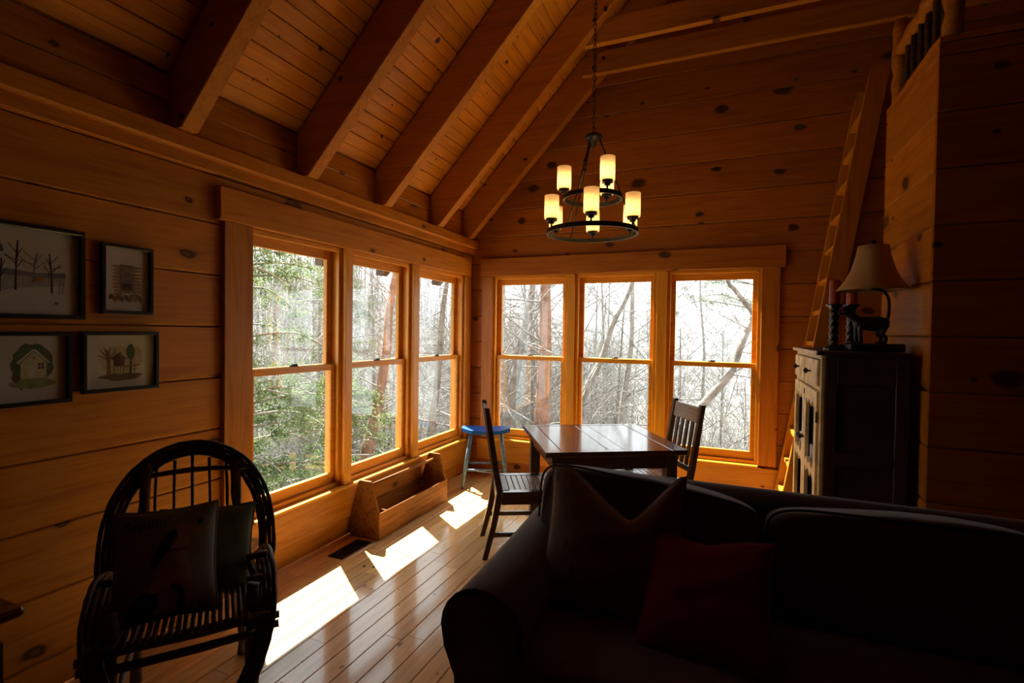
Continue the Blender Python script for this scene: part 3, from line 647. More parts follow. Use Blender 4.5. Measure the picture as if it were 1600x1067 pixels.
for di, (y0, y1) in enumerate(((-CY+0.037, -0.002), (0.002, CY-0.037))):
    z0, z1 = 0.104, 1.19; sw = 0.075; x0, x1 = f0-0.014, f0+0.006
    m = MB().box(x0, x1, y0, y0+sw, z0, z1).box(x0, x1, y1-sw, y1, z0, z1)
    a, b = y0+sw, y1-sw
    def rail(top, bot): m.prism([(x0, y, z) for y, z in top] + [(x0, y, z) for y, z in bot[::-1]], (x1-x0, 0, 0))
    rail([(a, z1), (b, z1)], scallop(a, b, 1.08, 0.04, 1)); rail(scallop(a, b, 0.77, 0.04, -1), scallop(a, b, 0.66, 0.04, 1)); rail(scallop(a, b, 0.24, 0.04, -1), [(a, z0), (b, z0)])
    door = m.build('door', 'cream_paint', t)
    for zz0, zz1 in ((0.735, 1.13), (0.20, 0.71)):
        MB().box(f0+0.024, f0+0.026, a-0.01, b+0.01, zz0, zz1).build('dark_inside', 'print_black', door)  # black sheet standing in for the shaded inside of the cabinet
        # lace panel gathered along the lower edge behind the pane
        n = 22; vs = []
        for i in range(n+1):
            y = a-0.01+(b-a+0.02)*i/n; dx = 0.006*math.sin(i*2.1); h = 0.075+0.02*abs(math.sin(i*0.9))
            vs += [(f0+0.016+dx, y, zz0), (f0+0.018+dx, y, zz0), (f0+0.016+dx, y, zz0+h), (f0+0.018+dx, y, zz0+h)]
        MB().add(vs, [q for i in range(n) for q in ((4*i, 4*i+4, 4*i+6, 4*i+2), (4*i+1, 4*i+3, 4*i+7, 4*i+5), (4*i+2, 4*i+6, 4*i+7, 4*i+3))]).build('lace_trim', 'lace', door)
    knob((x0, (y1-0.03) if di == 0 else (y0+0.03), 0.86), door)
    yh = y0-0.002 if di == 0 else y1-0.004
    for z in (1.05, 0.25): MB().box(x0-0.003, x0+0.004, yh-0.004, yh+0.010, z-0.03, z+0.03).build('hinge', 'iron', door)
    if di == 0:
        MB().box(x0-0.004, x0, y1-0.012, y1+0.002, 1.135, 1.165).build('catch', 'iron', door)

# ---- things on the cabinet
def candlestick(loc, label, hh):
    t = thing('candlestick', label, 'candlestick', loc, 0, 'dark twisted candlesticks on the cabinet')
    MB().lathe([(0.052, 0), (0.052, 0.012), (0.040, 0.022), (0.026, 0.034)], n=20).build('foot', 'black_frame', t, smooth=False)
    n, m_ = 20, 22; vs = []
    for j in range(m_+1):
        z = 0.034+hh*j/m_
        for k in range(n):
            a = 2*math.pi*k/n; rad = 0.023+0.004*math.cos(3*(a - j*0.42)); vs.append((rad*math.cos(a), rad*math.sin(a), z))
    MB().add(vs, [(j*n+k, j*n+(k+1) % n, (j+1)*n+(k+1) % n, (j+1)*n+k) for j in range(m_) for k in range(n)]).build('twisted_stem', 'black_frame', t, smooth=True)
    z = 0.034+hh
    MB().lathe([(0.020, z-0.002), (0.026, z+0.006), (0.022, z+0.014), (0.030, z+0.03), (0.044, z+0.042), (0.044, z+0.050), (0.03, z+0.051)], n=20).build('drip_pan', 'black_frame', t)
    c = MB().lathe([(0.029, z+0.0512), (0.029, z+0.185), (0.024, z+0.192), (0.02, z+0.187), (0.002, z+0.185)], n=18).build('candle', 'candle_wax', t, smooth=False)
    MB().tube([(0, 0, z+0.184), (0.001, 0, z+0.198)], 0.0015, 5).build('wick', 'print_black', c)
candlestick((3.105, -1.36, CZ+0.001), 'dark twisted candlestick with a red candle beside the ladder', 0.185)
candlestick((3.218, -1.215, CZ+0.001), 'dark twisted candlestick with a red candle half behind the lamp shade', 0.190)
t = thing('table_lamp', 'table lamp with a dark animal figure base and tan bell shade', 'lamp', (3.275, -1.415, CZ+0.001), R(12))
B('plinth', 'black_frame', t, (-0.13, 0.14, -0.075, 0.075, 0, 0.045), bevel=0.008)
m = MB()   # a standing four-legged animal, its tail rising into the lamp pole
m.tube(spline([(-0.085, 0, 0.150), (-0.05, 0, 0.158), (0.0, 0, 0.152), (0.05, 0, 0.160), (0.078, 0, 0.150)], 5), [0.022+0.016*math.sin(math.pi*i/20)**0.6 for i in range(21)], 12)
m.tube(spline([(-0.06, 0, 0.165), (-0.095, 0, 0.195), (-0.115, 0, 0.215)], 4), [0.026, 0.025, 0.023, 0.022, 0.021, 0.02, 0.021, 0.022, 0.022], 10)
m.superq((-0.128, 0, 0.224), 0.030, 0.023, 0.022, 1, 1, 12, 8); m.superq((-0.157, 0, 0.214), 0.018, 0.013, 0.012, 1, 1, 10, 6)
for sy in (-1, 1):
    m.tube([(-0.112, sy*0.013, 0.238), (-0.108, sy*0.020, 0.262)], [0.010, 0.002], 6)
    m.tube(spline([(-0.062, sy*0.022, 0.150), (-0.066, sy*0.024, 0.10), (-0.060, sy*0.024, 0.046)], 4), [0.018, 0.016, 0.014, 0.012, 0.011, 0.010, 0.010, 0.010, 0.011], 8)
    m.tube(spline([(0.058, sy*0.022, 0.150), (0.044, sy*0.024, 0.105), (0.062, sy*0.024, 0.075), (0.054, sy*0.024, 0.046)], 3), [0.024, 0.021, 0.018, 0.015, 0.012, 0.011, 0.010, 0.010, 0.010, 0.011], 8)
    m.superq((-0.066, sy*0.024, 0.05), 0.016, 0.011, 0.007, 1, 1, 8, 6); m.superq((0.046, sy*0.024, 0.05), 0.016, 0.011, 0.007, 1, 1, 8, 6)
m.build('animal_figure', 'iron', t, smooth=True)
MB().tube(spline([(0.075, 0, 0.158), (0.085, 0, 0.22), (0.083, 0, 0.29), (0.060, 0, 0.335), (0.022, 0, 0.350), (0.0, 0, 0.352)], 6), 0.0085, 8).build('tail_pole', 'iron', t, smooth=True)
MB().tube([(0, 0, 0.345), (0, 0, 0.60)], 0.006, 8).build('harp_rod', 'iron', t)
prof = [(0.172, 0.345), (0.160, 0.362), (0.132, 0.40), (0.112, 0.44), (0.095, 0.49), (0.082, 0.54), (0.074, 0.592)]
MB().lathe(prof + [(r-0.002, z) for r, z in prof[::-1]], n=32, closed=True).build('lamp_shade', 'shade_cloth', t, smooth=True)
MB().lathe([(0.174, 0.341), (0.174, 0.347), (0.170, 0.347), (0.170, 0.341)], n=32, closed=True).build('shade_rim', 'shade_cloth', t)
MB().tube([(-0.074, 0, 0.585), (0.074, 0, 0.585)], 0.002, 5).build('spider', 'iron', t)
MB().lathe([(0.006, 0.598), (0.012, 0.606), (0.013, 0.614), (0.008, 0.622), (0.001, 0.627)], n=12).build('finial', 'iron', t, smooth=True)

# ---- framed pictures on the left wall
def picture(y0, y1, z0, z1, label, paper, draw, fwid=0.016, mat_in=0.0):
    """frame on the wall; local u runs along the wall (towards the gable), v up, both -1..1 on the paper"""
    t = thing('framed_picture', label, 'picture', (0.001, (y0+y1)/2, (z0+z1)/2), 0, 'small black-framed pictures on the left wall')
    hw, hh = (y1-y0)/2, (z1-z0)/2; f = fwid; D = 0.026
    m = MB()
    for a0, a1, b0, b1 in ((-hw, hw, hh-f, hh), (-hw, hw, -hh, -hh+f), (-hw, -hw+f, -hh+f, hh-f), (hw-f, hw, -hh+f, hh-f)): m.box(0.0, D, a0, a1, b0, b1)
    m.build('frame', 'black_frame', t, bevel=0.002)
    MB().box(0.001, 0.006, -hw+f-0.002, hw-f+0.002, -hh+f-0.002, hh-f+0.002).build('mount_board', paper, t)
    MB().box(0.0145, 0.0160, -hw+f-0.002, hw-f+0.002, -hh+f-0.002, hh-f+0.002).build('glazing', 'glass', t)
    U, V = hw-f, hh-f; lay = [0.0062]; m = MB(); mats = []
    def poly(pts, c):
        k = art(c)
        if k not in mats: mats.append(k)
        m.cur = mats.index(k); lay[0] += 0.00003
        m.add([(lay[0], u*U, v*V) for u, v in pts], [list(range(len(pts)))])
    def line(pts, wd, c):
        for (a, b), (p, q) in zip(pts[:-1], pts[1:]):
            du, dv = (p-a)*U, (q-b)*V; L = math.hypot(du, dv) or 1; nu, nv = -dv/L*wd/2/U, du/L*wd/2/V
            poly([(a+nu, b+nv), (p+nu*0.7, q+nv*0.7), (p-nu*0.7, q-nv*0.7), (a-nu, b-nv)], c)
    def blob(u, v, ru, rv, c, n=18, jag=0.12, seed=1):
        q = random.Random(seed); poly([(u+ru*(1+q.uniform(-jag, jag))*math.cos(2*math.pi*i/n), v+rv*(1+q.uniform(-jag, jag))*math.sin(2*math.pi*i/n)) for i in range(n)], c)
    draw(poly, line, blob)
    m.build('artwork', mats, t, fix=False)
    return t
INK, GREY, PALE = (0.05, 0.045, 0.05), (0.22, 0.20, 0.21), (0.45, 0.40, 0.38)
def d1(poly, line, blob):
    poly([(-0.62, -0.05), (-0.2, 0.0), (0.3, -0.06), (0.78, 0.0), (0.76, -0.3), (0.4, -0.34), (0.0, -0.40), (-0.55, -0.62), (-0.66, -0.4)], PALE)
    poly([(-0.6, 0.0), (-0.1, 0.03), (0.3, -0.02), (0.78, 0.03), (0.78, -0.10), (0.2, -0.12), (-0.6, -0.10)], GREY)
    poly([(0.25, -0.12), (0.42, -0.10), (0.42, -0.22), (0.25, -0.22)], (0.40, 0.22, 0.08))
    def tree(u, b, h, s, c=INK):
        line([(u, b), (u+0.01*s, b+h*0.5), (u+0.04*s, b+h)], 0.007, c)
        for k, (f, du, dv) in enumerate(((0.45, 0.14, 0.22), (0.5, -0.15, 0.25), (0.65, 0.10, 0.22), (0.75, -0.10, 0.2), (0.6, -0.18, 0.10))): line([(u+0.02*s, b+h*f), (u+du*s*0.6, b+h*f+dv*0.6), (u+du*s, b+h*f+dv)], 0.0035, c)
    tree(-0.02, -0.45, 1.15, 1); tree(0.55, -0.48, 0.95, -1); tree(0.25, -0.25, 0.7, 1.5, GREY); tree(-0.25, -0.5, 0.75, 0.8)
    for u, b, h in ((-0.30, -0.35, 0.85), (-0.48, -0.3, 0.55)):
        line([(u, b), (u, b+h)], 0.006, GREY); blob(u, b+h, 0.11, 0.13, (0.13, 0.12, 0.15), seed=4, jag=0.3)
    for u in (-0.6, -0.55, -0.45, 0.66, 0.72): line([(u, -0.5), (u+0.02, -0.2)], 0.003, GREY)
    blob(0.62, -0.72, 0.04, 0.04, GREY, 8)
def d2(poly, line, blob):
    for k in range(9): blob(-0.42+0.02*(k % 3), 0.42-0.11*k, 0.24, 0.045, (0.42, 0.20, 0.06), 10, 0.3, k); blob(0.42+0.02*(k % 2), 0.42-0.11*k, 0.24, 0.045, (0.40, 0.19, 0.06), 10, 0.3, k+20)
    poly([(-0.32, 0.50), (0.34, 0.50), (0.34, -0.42), (-0.32, -0.42)], (0.20, 0.15, 0.12))
    q = random.Random(2)
    for k in range(34): blob(q.uniform(-0.26, 0.28), q.uniform(-0.1, 0.44), 0.06, 0.045, q.choice([(0.30, 0.26, 0.22), (0.16, 0.13, 0.12), (0.24, 0.18, 0.13)]), 8, 0.2, k)
    poly([(-0.2, -0.12), (0.22, -0.12), (0.22, -0.32), (-0.2, -0.32)], (0.04, 0.02, 0.02)); poly([(-0.16, -0.24), (0.18, -0.24), (0.18, -0.30), (-0.16, -0.30)], (0.25, 0.04, 0.02))
    poly([(-0.36, -0.34), (0.40, -0.34), (0.42, -0.42), (-0.38, -0.42)], (0.28, 0.25, 0.22))
    for k in range(14): blob(-0.7+0.1*k, -0.55-0.04*(k % 3), 0.09, 0.10, q.choice([(0.20, 0.12, 0.06), (0.36, 0.18, 0.07), (0.10, 0.08, 0.07)]), 9, 0.35, k+3)
def d3(poly, line, blob):
    blob(0.0, 0.15, 0.62, 0.62, (0.13, 0.17, 0.07), 26, 0.10, 3); blob(-0.3, -0.1, 0.3, 0.5, (0.10, 0.14, 0.06), 18, 0.15, 5); blob(0.0, -0.45, 0.66, 0.16, (0.30, 0.32, 0.10), 20, 0.12, 6); blob(-0.5, -0.28, 0.14, 0.12, (0.22, 0.10, 0.05), 12, 0.2, 8)
    poly([(-0.36, -0.30), (0.40, -0.30), (0.40, 0.22), (0.02, 0.52), (-0.36, 0.22)], (0.66, 0.58, 0.34))
    line([(-0.44, 0.16), (0.02, 0.56), (0.48, 0.16)], 0.012, (0.8, 0.76, 0.66)); line([(-0.44, 0.13), (0.02, 0.53), (0.48, 0.13)], 0.003, INK)
    poly([(-0.14, -0.29), (0.04, -0.29), (0.04, 0.10), (-0.14, 0.10)], (0.72, 0.70, 0.62)); poly([(0.15, -0.02), (0.32, -0.02), (0.32, 0.16), (0.15, 0.16)], (0.05, 0.07, 0.09)); line([(0.235, -0.02), (0.235, 0.16)], 0.003, (0.7, 0.7, 0.6)); line([(0.15, 0.07), (0.32, 0.07)], 0.003, (0.7, 0.7, 0.6))
    poly([(-0.02, 0.28), (0.06, 0.28), (0.02, 0.40)], (0.35, 0.25, 0.1))
    for k in range(3): line([(-0.18+0.02*k, -0.48-0.06*k), (-0.06+0.02*k, -0.48-0.06*k)], 0.004, GREY)
def d4(poly, line, blob):
    blob(0.0, 0.05, 0.62, 0.52, (0.62, 0.50, 0.28), 26, 0.12, 2); blob(0.42, 0.2, 0.22, 0.4, (0.60, 0.40, 0.22), 18, 0.15, 3); blob(0.0, -0.58, 0.60, 0.14, (0.20, 0.13, 0.06), 22, 0.2, 5)
    BR = (0.24, 0.11, 0.04); line([(-0.36, -0.55), (-0.36, 0.1), (-0.42, 0.45)], 0.018, BR)
    for du, dv in ((-0.25, 0.4), (-0.14, 0.5), (0.05, 0.52), (0.2, 0.36), (0.36, 0.3), (-0.3, 0.2)): line([(-0.36, 0.05), (-0.36+du*0.5, 0.05+dv*0.6), (-0.36+du, 0.05+dv)], 0.006, BR)
    line([(0.28, -0.55), (0.28, 0.3)], 0.010, (0.12, 0.10, 0.05)); blob(0.28, 0.36, 0.13, 0.30, (0.10, 0.14, 0.05), 20, 0.15, 9)
    poly([(-0.22, -0.18), (0.10, -0.18), (0.10, 0.12), (-0.06, 0.26), (-0.22, 0.12)], (0.10, 0.05, 0.02)); line([(-0.28, 0.08), (-0.06, 0.30), (0.16, 0.08)], 0.006, INK)
    for k in range(4): line([(-0.20+0.09*k, -0.18), (-0.20+0.09*k, -0.52)], 0.004, BR)
    for k in range(4): line([(-0.12, -0.24-0.08*k), (0.02, -0.24-0.08*k)], 0.003, (0.6, 0.5, 0.3))
    line([(0.1, -0.20), (0.58, -0.16)], 0.007, (0.35, 0.10, 0.04)); line([(0.1, -0.34), (0.5, -0.32)], 0.003, BR); line([(0.4, -0.5), (0.4, -0.2)], 0.003, BR)
picture(-3.99, -3.553, 1.527, 1.897, 'largest black-framed picture, a sketch of bare winter trees', 'paper', d1, 0.018)
picture(-3.492, -3.277, 1.556, 1.868, 'upright black-framed picture of a stone fireplace, nearest the window at top', 'paper', d2)
picture(-3.845, -3.60, 1.186, 1.476, 'black-framed picture of a small yellow house among green trees', 'paper', d3)
picture(-3.563, -3.252, 1.211, 1.478, 'wide black-framed picture of a treehouse between two trees', 'paper_cream', d4)

# ---- soft pillow builder: local x = width, z = height, front faces -y
def pillow_mb(w, h, t, notch=0.0, u0=0.0, n=26, pinch=0.07, seam=True):
    def outline(u, v):
        x = w/2*u*(1-pinch*(1-v*v)); z = h/2*v*(1-pinch*(1-u*u))
        if notch and v > -0.3:
            s_ = ((v+0.3)/1.3)**1.6; z -= notch*s_*max(0.0, 1-math.sqrt(((u-u0)/(0.95 if u < u0 else 0.7))**2+0.01))**1.15
        return x, z
    def th(u, v): return t/2*(max(0, 1-u**4)*max(0, 1-v**4))**0.5*(0.55+0.45*(1-u*u)*(1-v*v)) + 0.0015
    m = MB(); N_ = n+1; vs = []
    for side in (-1, 1):
        for i in range(N_):
            for j in range(N_):
                u, v = -1+2*i/n, -1+2*j/n; x, z = outline(u, v)
                wr = 0.004*math.sin(7*u+3*v)*(1-u*u) + 0.003*math.sin(11*v-4*u)*(1-v*v)
                vs.append((x, side*(th(u, v)+wr*(1-max(abs(u), abs(v))**6)), z))
    fs = []; o2 = N_*N_; ix = lambda i, j: i*N_+j
    for i in range(n):
        for j in range(n):
            q = (ix(i, j), ix(i+1, j), ix(i+1, j+1), ix(i, j+1)); fs.append(q); fs.append(tuple(o2+k for k in q[::-1]))
    ring = [ix(i, 0) for i in range(n)] + [ix(n, j) for j in range(n)] + [ix(i, n) for i in range(n, 0, -1)] + [ix(0, j) for j in range(n, 0, -1)]
    for a, b in zip(ring, ring[1:]+ring[:1]): fs.append((a, o2+a, o2+b, b))
    m.add(vs, fs)
    front = lambda u, v, d=0.0025: (outline(u, v)[0], -(th(u, v)+0.004*math.sin(7*u+3*v)*(1-u*u)*(1-max(abs(u), abs(v))**6)+0.003*math.sin(11*v-4*u)*(1-v*v)*(1-max(abs(u), abs(v))**6))-d, outline(u, v)[1])
    edge = [((outline(-1+2*(k % n)/n, -1)) if k < n else (outline(1, -1+2*(k-n)/n)) if k < 2*n else (outline(1-2*(k-2*n)/n, 1)) if k < 3*n else outline(-1, 1-2*(k-3*n)/n)) for k in range(4*n)]
    return m, front, [(x, 0, z) for x, z in edge]

# ---- bent-twig armchair (local +x along its width, -y the way it faces)
WC = Vector((0.775, -3.63, 0)); WA = math.atan2(0.80, 0.598)
t = thing('twig_armchair', 'rustic bent-twig armchair with a tall hooped back by the pictures', 'armchair', (WC.x, WC.y, 0), WA)
wr = random.Random(21)
def rod(pts, r, name='rod', mat='bark_rod', n=7, sub=5, parent=None, wob=0.12):
    P = spline(pts, sub) if len(pts) > 2 else [Vector(pts[0]).lerp(Vector(pts[1]), k/5) for k in range(6)]
    P = [p + Vector((wr.uniform(-1, 1), wr.uniform(-1, 1), wr.uniform(-1, 1)))*r*wob for p in P]
    return MB().tube(P, [r*wr.uniform(0.9, 1.1) for _ in P], n).build(name, mat, parent or t, smooth=True)
for sx in (-1, 1):
    rod([(sx*0.215, 0.05, 0), (sx*0.212, 0.02, 0.42), (sx*0.215, 0.02, 0.53)], 0.022, 'leg', 'bark_leg', 9)
    rod([(sx*0.20, 0.50, 0), (sx*0.19, 0.47, 0.4), (sx*0.175, 0.52, 0.70), (sx*0.165, 0.54, 0.90)], 0.021, 'leg', 'bark_leg', 9)
    rod([(sx*0.20, -0.04, 0.415), (sx*0.195, 0.52, 0.40)], 0.017, 'seat_rail'); rod([(sx*0.21, -0.03, 0.20), (sx*0.20, 0.54, 0.20)], 0.013, 'side_stretcher')
    rod([(sx*0.235, 0.06, 0.50), (sx*0.20, 0.53, 0.53)], 0.015, 'arm_support')
    for k in range(4):       # bundled arm hoops sweeping from the back, over and down to the feet
        o_ = 0.021*k; 
        rod([(sx*(0.235+o_*0.4), 0.50, 0.44+o_*0.3), (sx*(0.25+o_*0.5), 0.36, 0.505+o_*0.5), (sx*(0.245+o_*0.7), 0.17, 0.505+o_), (sx*(0.240+o_*0.8), 0.04-o_*0.25, 0.45+o_*0.8), (sx*(0.225+o_*0.7), -0.04-o_*0.3, 0.36+o_*0.2), (sx*(0.165+o_*0.7), -0.05-o_*0.25, 0.20), (sx*(0.04+o_*0.7), -0.04-o_*0.2, 0.0+0.012)], 0.0105, 'arm_rod', sub=6)
    for z, y, l in ((0.555, 0.22, 0.03), (0.505, 0.12, 0.03), (0.40, 0.0, 0.10), (0.355, 0.02, 0.10)):
        rod([(sx*0.20, y, z), (sx*(0.265+l*0.4), y-0.01, z+0.005)], 0.014, 'stub')
rod([(-0.27, -0.03, 0.425), (0.27, -0.03, 0.425)], 0.019, 'seat_rail'); rod([(-0.26, -0.01, 0.355), (0.26, -0.01, 0.355)], 0.016, 'front_stretcher'); rod([(-0.20, 0.50, 0.40), (0.20, 0.50, 0.40)], 0.016, 'seat_rail')
for k in range(19): x = -0.195+0.39*k/18; rod([(x, -0.06, 0.445), (x, 0.20, 0.432), (x, 0.50, 0.42)], 0.0085, 'seat_twig', sub=3)
for k in range(4):
    a, hgt = 0.272+0.018*k, 0.475+0.018*k; pts = []
    for i in range(15):
        th_ = math.pi*i/14; pts.append((a*math.cos(th_)*(1.0+0.05*math.sin(th_)), 0.50+0.06*math.sin(th_)-0.004*k, 0.46+hgt*math.sin(th_)**0.82))
    pts = [(a*0.90, 0.48, 0.34)] + pts + [(-a*0.90, 0.48, 0.34)]
    rod(pts, 0.0095, 'back_hoop', sub=3, wob=0.1)
rod([(-0.215, 0.53, 0.855), (0.0, 0.545, 0.865), (0.215, 0.53, 0.855)], 0.0125, 'crossbar')
for k in range(5): x = -0.13+0.065*k; rod([(x*1.0, 0.54, 0.935-0.3*abs(x)), (x*1.05, 0.53, 0.70), (x*1.0, 0.50, 0.42)], 0.0065, 'spindle', sub=4)

def place(root_xyz, rz, tilt): 
    return Matrix.Translation(root_xyz) @ Matrix.Rotation(rz, 4, 'Z') @ Matrix.Rotation(tilt, 4, 'X')
chair_m = Matrix.Translation((WC.x, WC.y, 0)) @ Matrix.Rotation(WA, 4, 'Z')
# green cushion behind
g = thing('throw_pillow', 'plain olive green cushion tucked behind the printed cushion', 'cushion', (0, 0, 0), 0, 'cushions on the twig armchair')
g.matrix_world = chair_m @ Matrix.Translation((0.06, 0.285, 0.585)) @ Matrix.Rotation(R(-14), 4, 'X') @ Matrix.Rotation(R(3), 4, 'Y')
m, fr_, ed = pillow_mb(0.34, 0.36, 0.13); m.build('cover', 'green_cloth', g, smooth=True); MB().tube(ed+ed[:1], 0.004, 5, cap=False).build('piping', 'green_cloth', g, smooth=True)
# printed cushion
g = thing('throw_pillow', 'grey cushion printed with a sitting dog and the word Smilin\'', 'cushion', (0, 0, 0), 0, 'cushions on the twig armchair')
g.matrix_world = chair_m @ Matrix.Translation((-0.065, 0.13, 0.628)) @ Matrix.Rotation(R(-15), 4, 'X')
PWID, PHEI = 0.33, 0.40
m, fr_, ed = pillow_mb(PWID, PHEI, 0.12); cov = m.build('cover', 'grey_cloth', g, smooth=True); MB().tube(ed+ed[:1], 0.004, 5, cap=False).build('piping', 'grey_cloth', g, smooth=True)
def patch(outline_uv, mat, name, d):
    """flat print that follows the front of the cushion"""
    cu = sum(p[0] for p in outline_uv)/len(outline_uv); cv = sum(p[1] for p in outline_uv)/len(outline_uv)
    pts = []
    P = outline_uv; dense = []
    for (a, b), (c, e_) in zip(P, P[1:]+P[:1]):
        for k in range(3): dense.append((a+(c-a)*k/3, b+(e_-b)*k/3))
    n = len(dense); rings = 5; vs = [fr_(cu, cv, d)]; fs = []
    for q in range(1, rings+1):
        for a, b in dense: vs.append(fr_(cu+(a-cu)*q/rings, cv+(b-cv)*q/rings, d))
    for k in range(n): fs.append((0, 1+k, 1+(k+1) % n))
    for q in range(rings-1):
        for k in range(n): fs.append((1+q*n+k, 1+(q+1)*n+k, 1+(q+1)*n+(k+1) % n, 1+q*n+(k+1) % n))
    MB().add(vs, fs).build(name, mat, cov, smooth=True)
patch([(-0.25, -0.9), (0.62, -0.9), (0.58, -0.4), (0.45, 0.05), (0.42, 0.28), (0.05, 0.28), (-0.18, -0.1), (-0.35, -0.5)], 'print_tan', 'dog_body', 0.0030)
patch([(0.02, 0.26), (0.42, 0.26), (0.52, 0.42), (0.68, 0.50), (0.66, 0.66), (0.50, 0.72), (0.34, 0.74), (0.18, 0.66), (0.06, 0.48)], 'print_tan', 'dog_head', 0.0036)
patch([(-0.30, 0.06), (-0.20, 0.0), (0.10, 0.30), (0.24, 0.52), (0.20, 0.64), (0.04, 0.58), (-0.16, 0.34)], 'print_black', 'dog_ear', 0.0042)
patch([(0.62, 0.62), (0.72, 0.66), (0.70, 0.76), (0.60, 0.72)], 'print_black', 'dog_nose', 0.0046)
patch([(0.02, 0.24), (0.44, 0.22), (0.44, 0.27), (0.02, 0.29)], 'print_red', 'dog_collar', 0.0044)
patch([(-0.78, -0.92), (-0.28, -0.92), (-0.10, -0.70), (-0.16, -0.50), (-0.36, -0.42), (-0.60, -0.55)], 'print_black', 'dog_haunch', 0.0040)
patch([(0.20, -0.92), (0.36, -0.92), (0.38, -0.55), (0.32, -0.42), (0.16, -0.36), (0.10, -0.40), (0.24, -0.48), (0.28, -0.6)], 'print_black', 'dog_leg_line', 0.0042)
fc = bpy.data.curves.new('word', 'FONT'); fc.body = "Smilin'"; fc.size = 1.0; fo = bpy.data.objects.new('word', fc); COL.objects.link(fo)
bpy.context.view_layer.update(); tm = bpy.data.meshes.new_from_object(fo.evaluated_get(bpy.context.evaluated_depsgraph_get()))
tv = [v.co.copy() for v in tm.vertices]; tf = [list(p.vertices) for p in tm.polygons]; bpy.data.objects.remove(fo); bpy.data.curves.remove(fc); bpy.data.meshes.remove(tm)
wmax = max(v.x for v in tv); m = MB()
m.add([fr_(-0.80+0.86*v.x/wmax + 0.02*v.y, 0.66+0.25*v.y+0.06*v.x/wmax, 0.0048) for v in tv], tf).build('lettering', 'print_black', cov, fix=False)

# ---- small side table at the picture's edge
t = thing('end_table', 'dark end table cut off by the picture edge beside the twig armchair', 'table', (0.20, -4.17, 0))
B('top', 'dark_y', t, (-0.17, 0.155, -0.28, 0.275, 0.515, 0.55), bevel=0.010); B('apron', 'dark_y', t, (-0.13, 0.085, -0.23, 0.235, 0.43, 0.515))
for sx in (-0.12, 0.08):
    for sy in (-0.22, 0.22): B('leg', 'dark_z', t, (sx-0.02, sx+0.02, sy-0.02, sy+0.02, 0, 0.43))

# ---- sofa (faces the camera, -y)
t = thing('sofa', 'long dark brown upholstered sofa with rolled arms, back to the dining corner', 'sofa', (0, 0, 0))
X0, X1, YFt, YBk = 1.62, 3.86, -3.30, -2.33
MB().superq(((X0+X1)/2, -2.85, 0.19), (X1-X0)/2-0.05, 0.44, 0.13, 0.12, 0.1).build('base', 'sofa_cloth', t, smooth=True)
# back frame with a rounded top
prof = [(-2.50, 0.12), (-2.335, 0.12), (-2.325, 0.30), (-2.32, 0.74)] + [(-2.395+0.075*math.cos(a), 0.765+0.075*math.sin(a)) for a in [math.pi*k/8 for k in range(9)]] + [(-2.50, 0.45)]
MB().prism([(X0+0.12, y, z) for y, z in prof], (X1-X0-0.24, 0, 0)).build('back_frame', 'sofa_cloth', t, bevel=0.012, seg=2, smooth=True)
for sx, xc in ((-1, X0+0.155), (1, X1-0.155)):
    pr = []
    for k in range(15):
        a = R(-50 + 262*k/14); pr.append((xc + sx*(-0.0) + (-sx)*0.150*math.cos(a)*-1*(-1), 0.475+0.145*math.sin(a)))
    pr = [(xc - (-sx)*0.0 + (-sx)*0.150*math.cos(R(-48+228*k/14)), 0.475+0.145*math.sin(R(-48+228*k/14))) for k in range(15)]
    pr = [(xc+(-sx)*0.095, 0.08)] + pr + [(xc+sx*0.138, 0.40), (xc+sx*0.095, 0.30), (xc+sx*0.085, 0.08)]
    y0, y1 = YFt, -2.40
    n = len(pr); vs = []; ys = [y0, y0+0.012, y0+0.03] + [y0+0.03+(y1-y0-0.03)*k/5 for k in range(1, 6)]
    for i, y in enumerate(ys):
        sc = (0.93, 0.985, 1.0)[i] if i < 3 else 1.0
        up_ = 0.05*((y-y0)/(y1-y0))**1.5
        vs += [(xc+(x-xc)*sc, y, 0.30+(z-0.30)*sc+(up_ if z > 0.35 else 0)) for x, z in pr]
    fs = [list(range(n))[::-1]] + [(i*n+k, i*n+(k+1) % n, (i+1)*n+(k+1) % n, (i+1)*n+k) for i in range(len(ys)-1) for k in range(n)] + [[(len(ys)-1)*n+k for k in range(n)]]
    a_ = MB().add(vs, fs).build('arm', 'sofa_cloth', t, smooth=True)
    for p in a_.data.polygons:
        if len(p.vertices) > 4: p.use_smooth = False
    MB().tube([(xc+(x-xc)*1.0, y0+0.014, z) for x, z in pr], 0.006, 6).build('arm_piping', 'sofa_piping', a_, smooth=True)
def cushion(name, c, a, b, h, e1, e2, lean=0.0, piping=True):
    m = MB().superq((0, 0, 0), a, b, h, e1, e2, 36, 18); o = m.build(name, 'sofa_cloth', t, smooth=True); o.location = c; o.rotation_euler = (lean, 0, 0); return o
cushion('seat_cushion', (2.215, -2.93, 0.355), 0.445, 0.37, 0.085, 0.35, 0.12); cushion('seat_cushion', (3.11, -2.93, 0.355), 0.445, 0.37, 0.085, 0.35, 0.12)
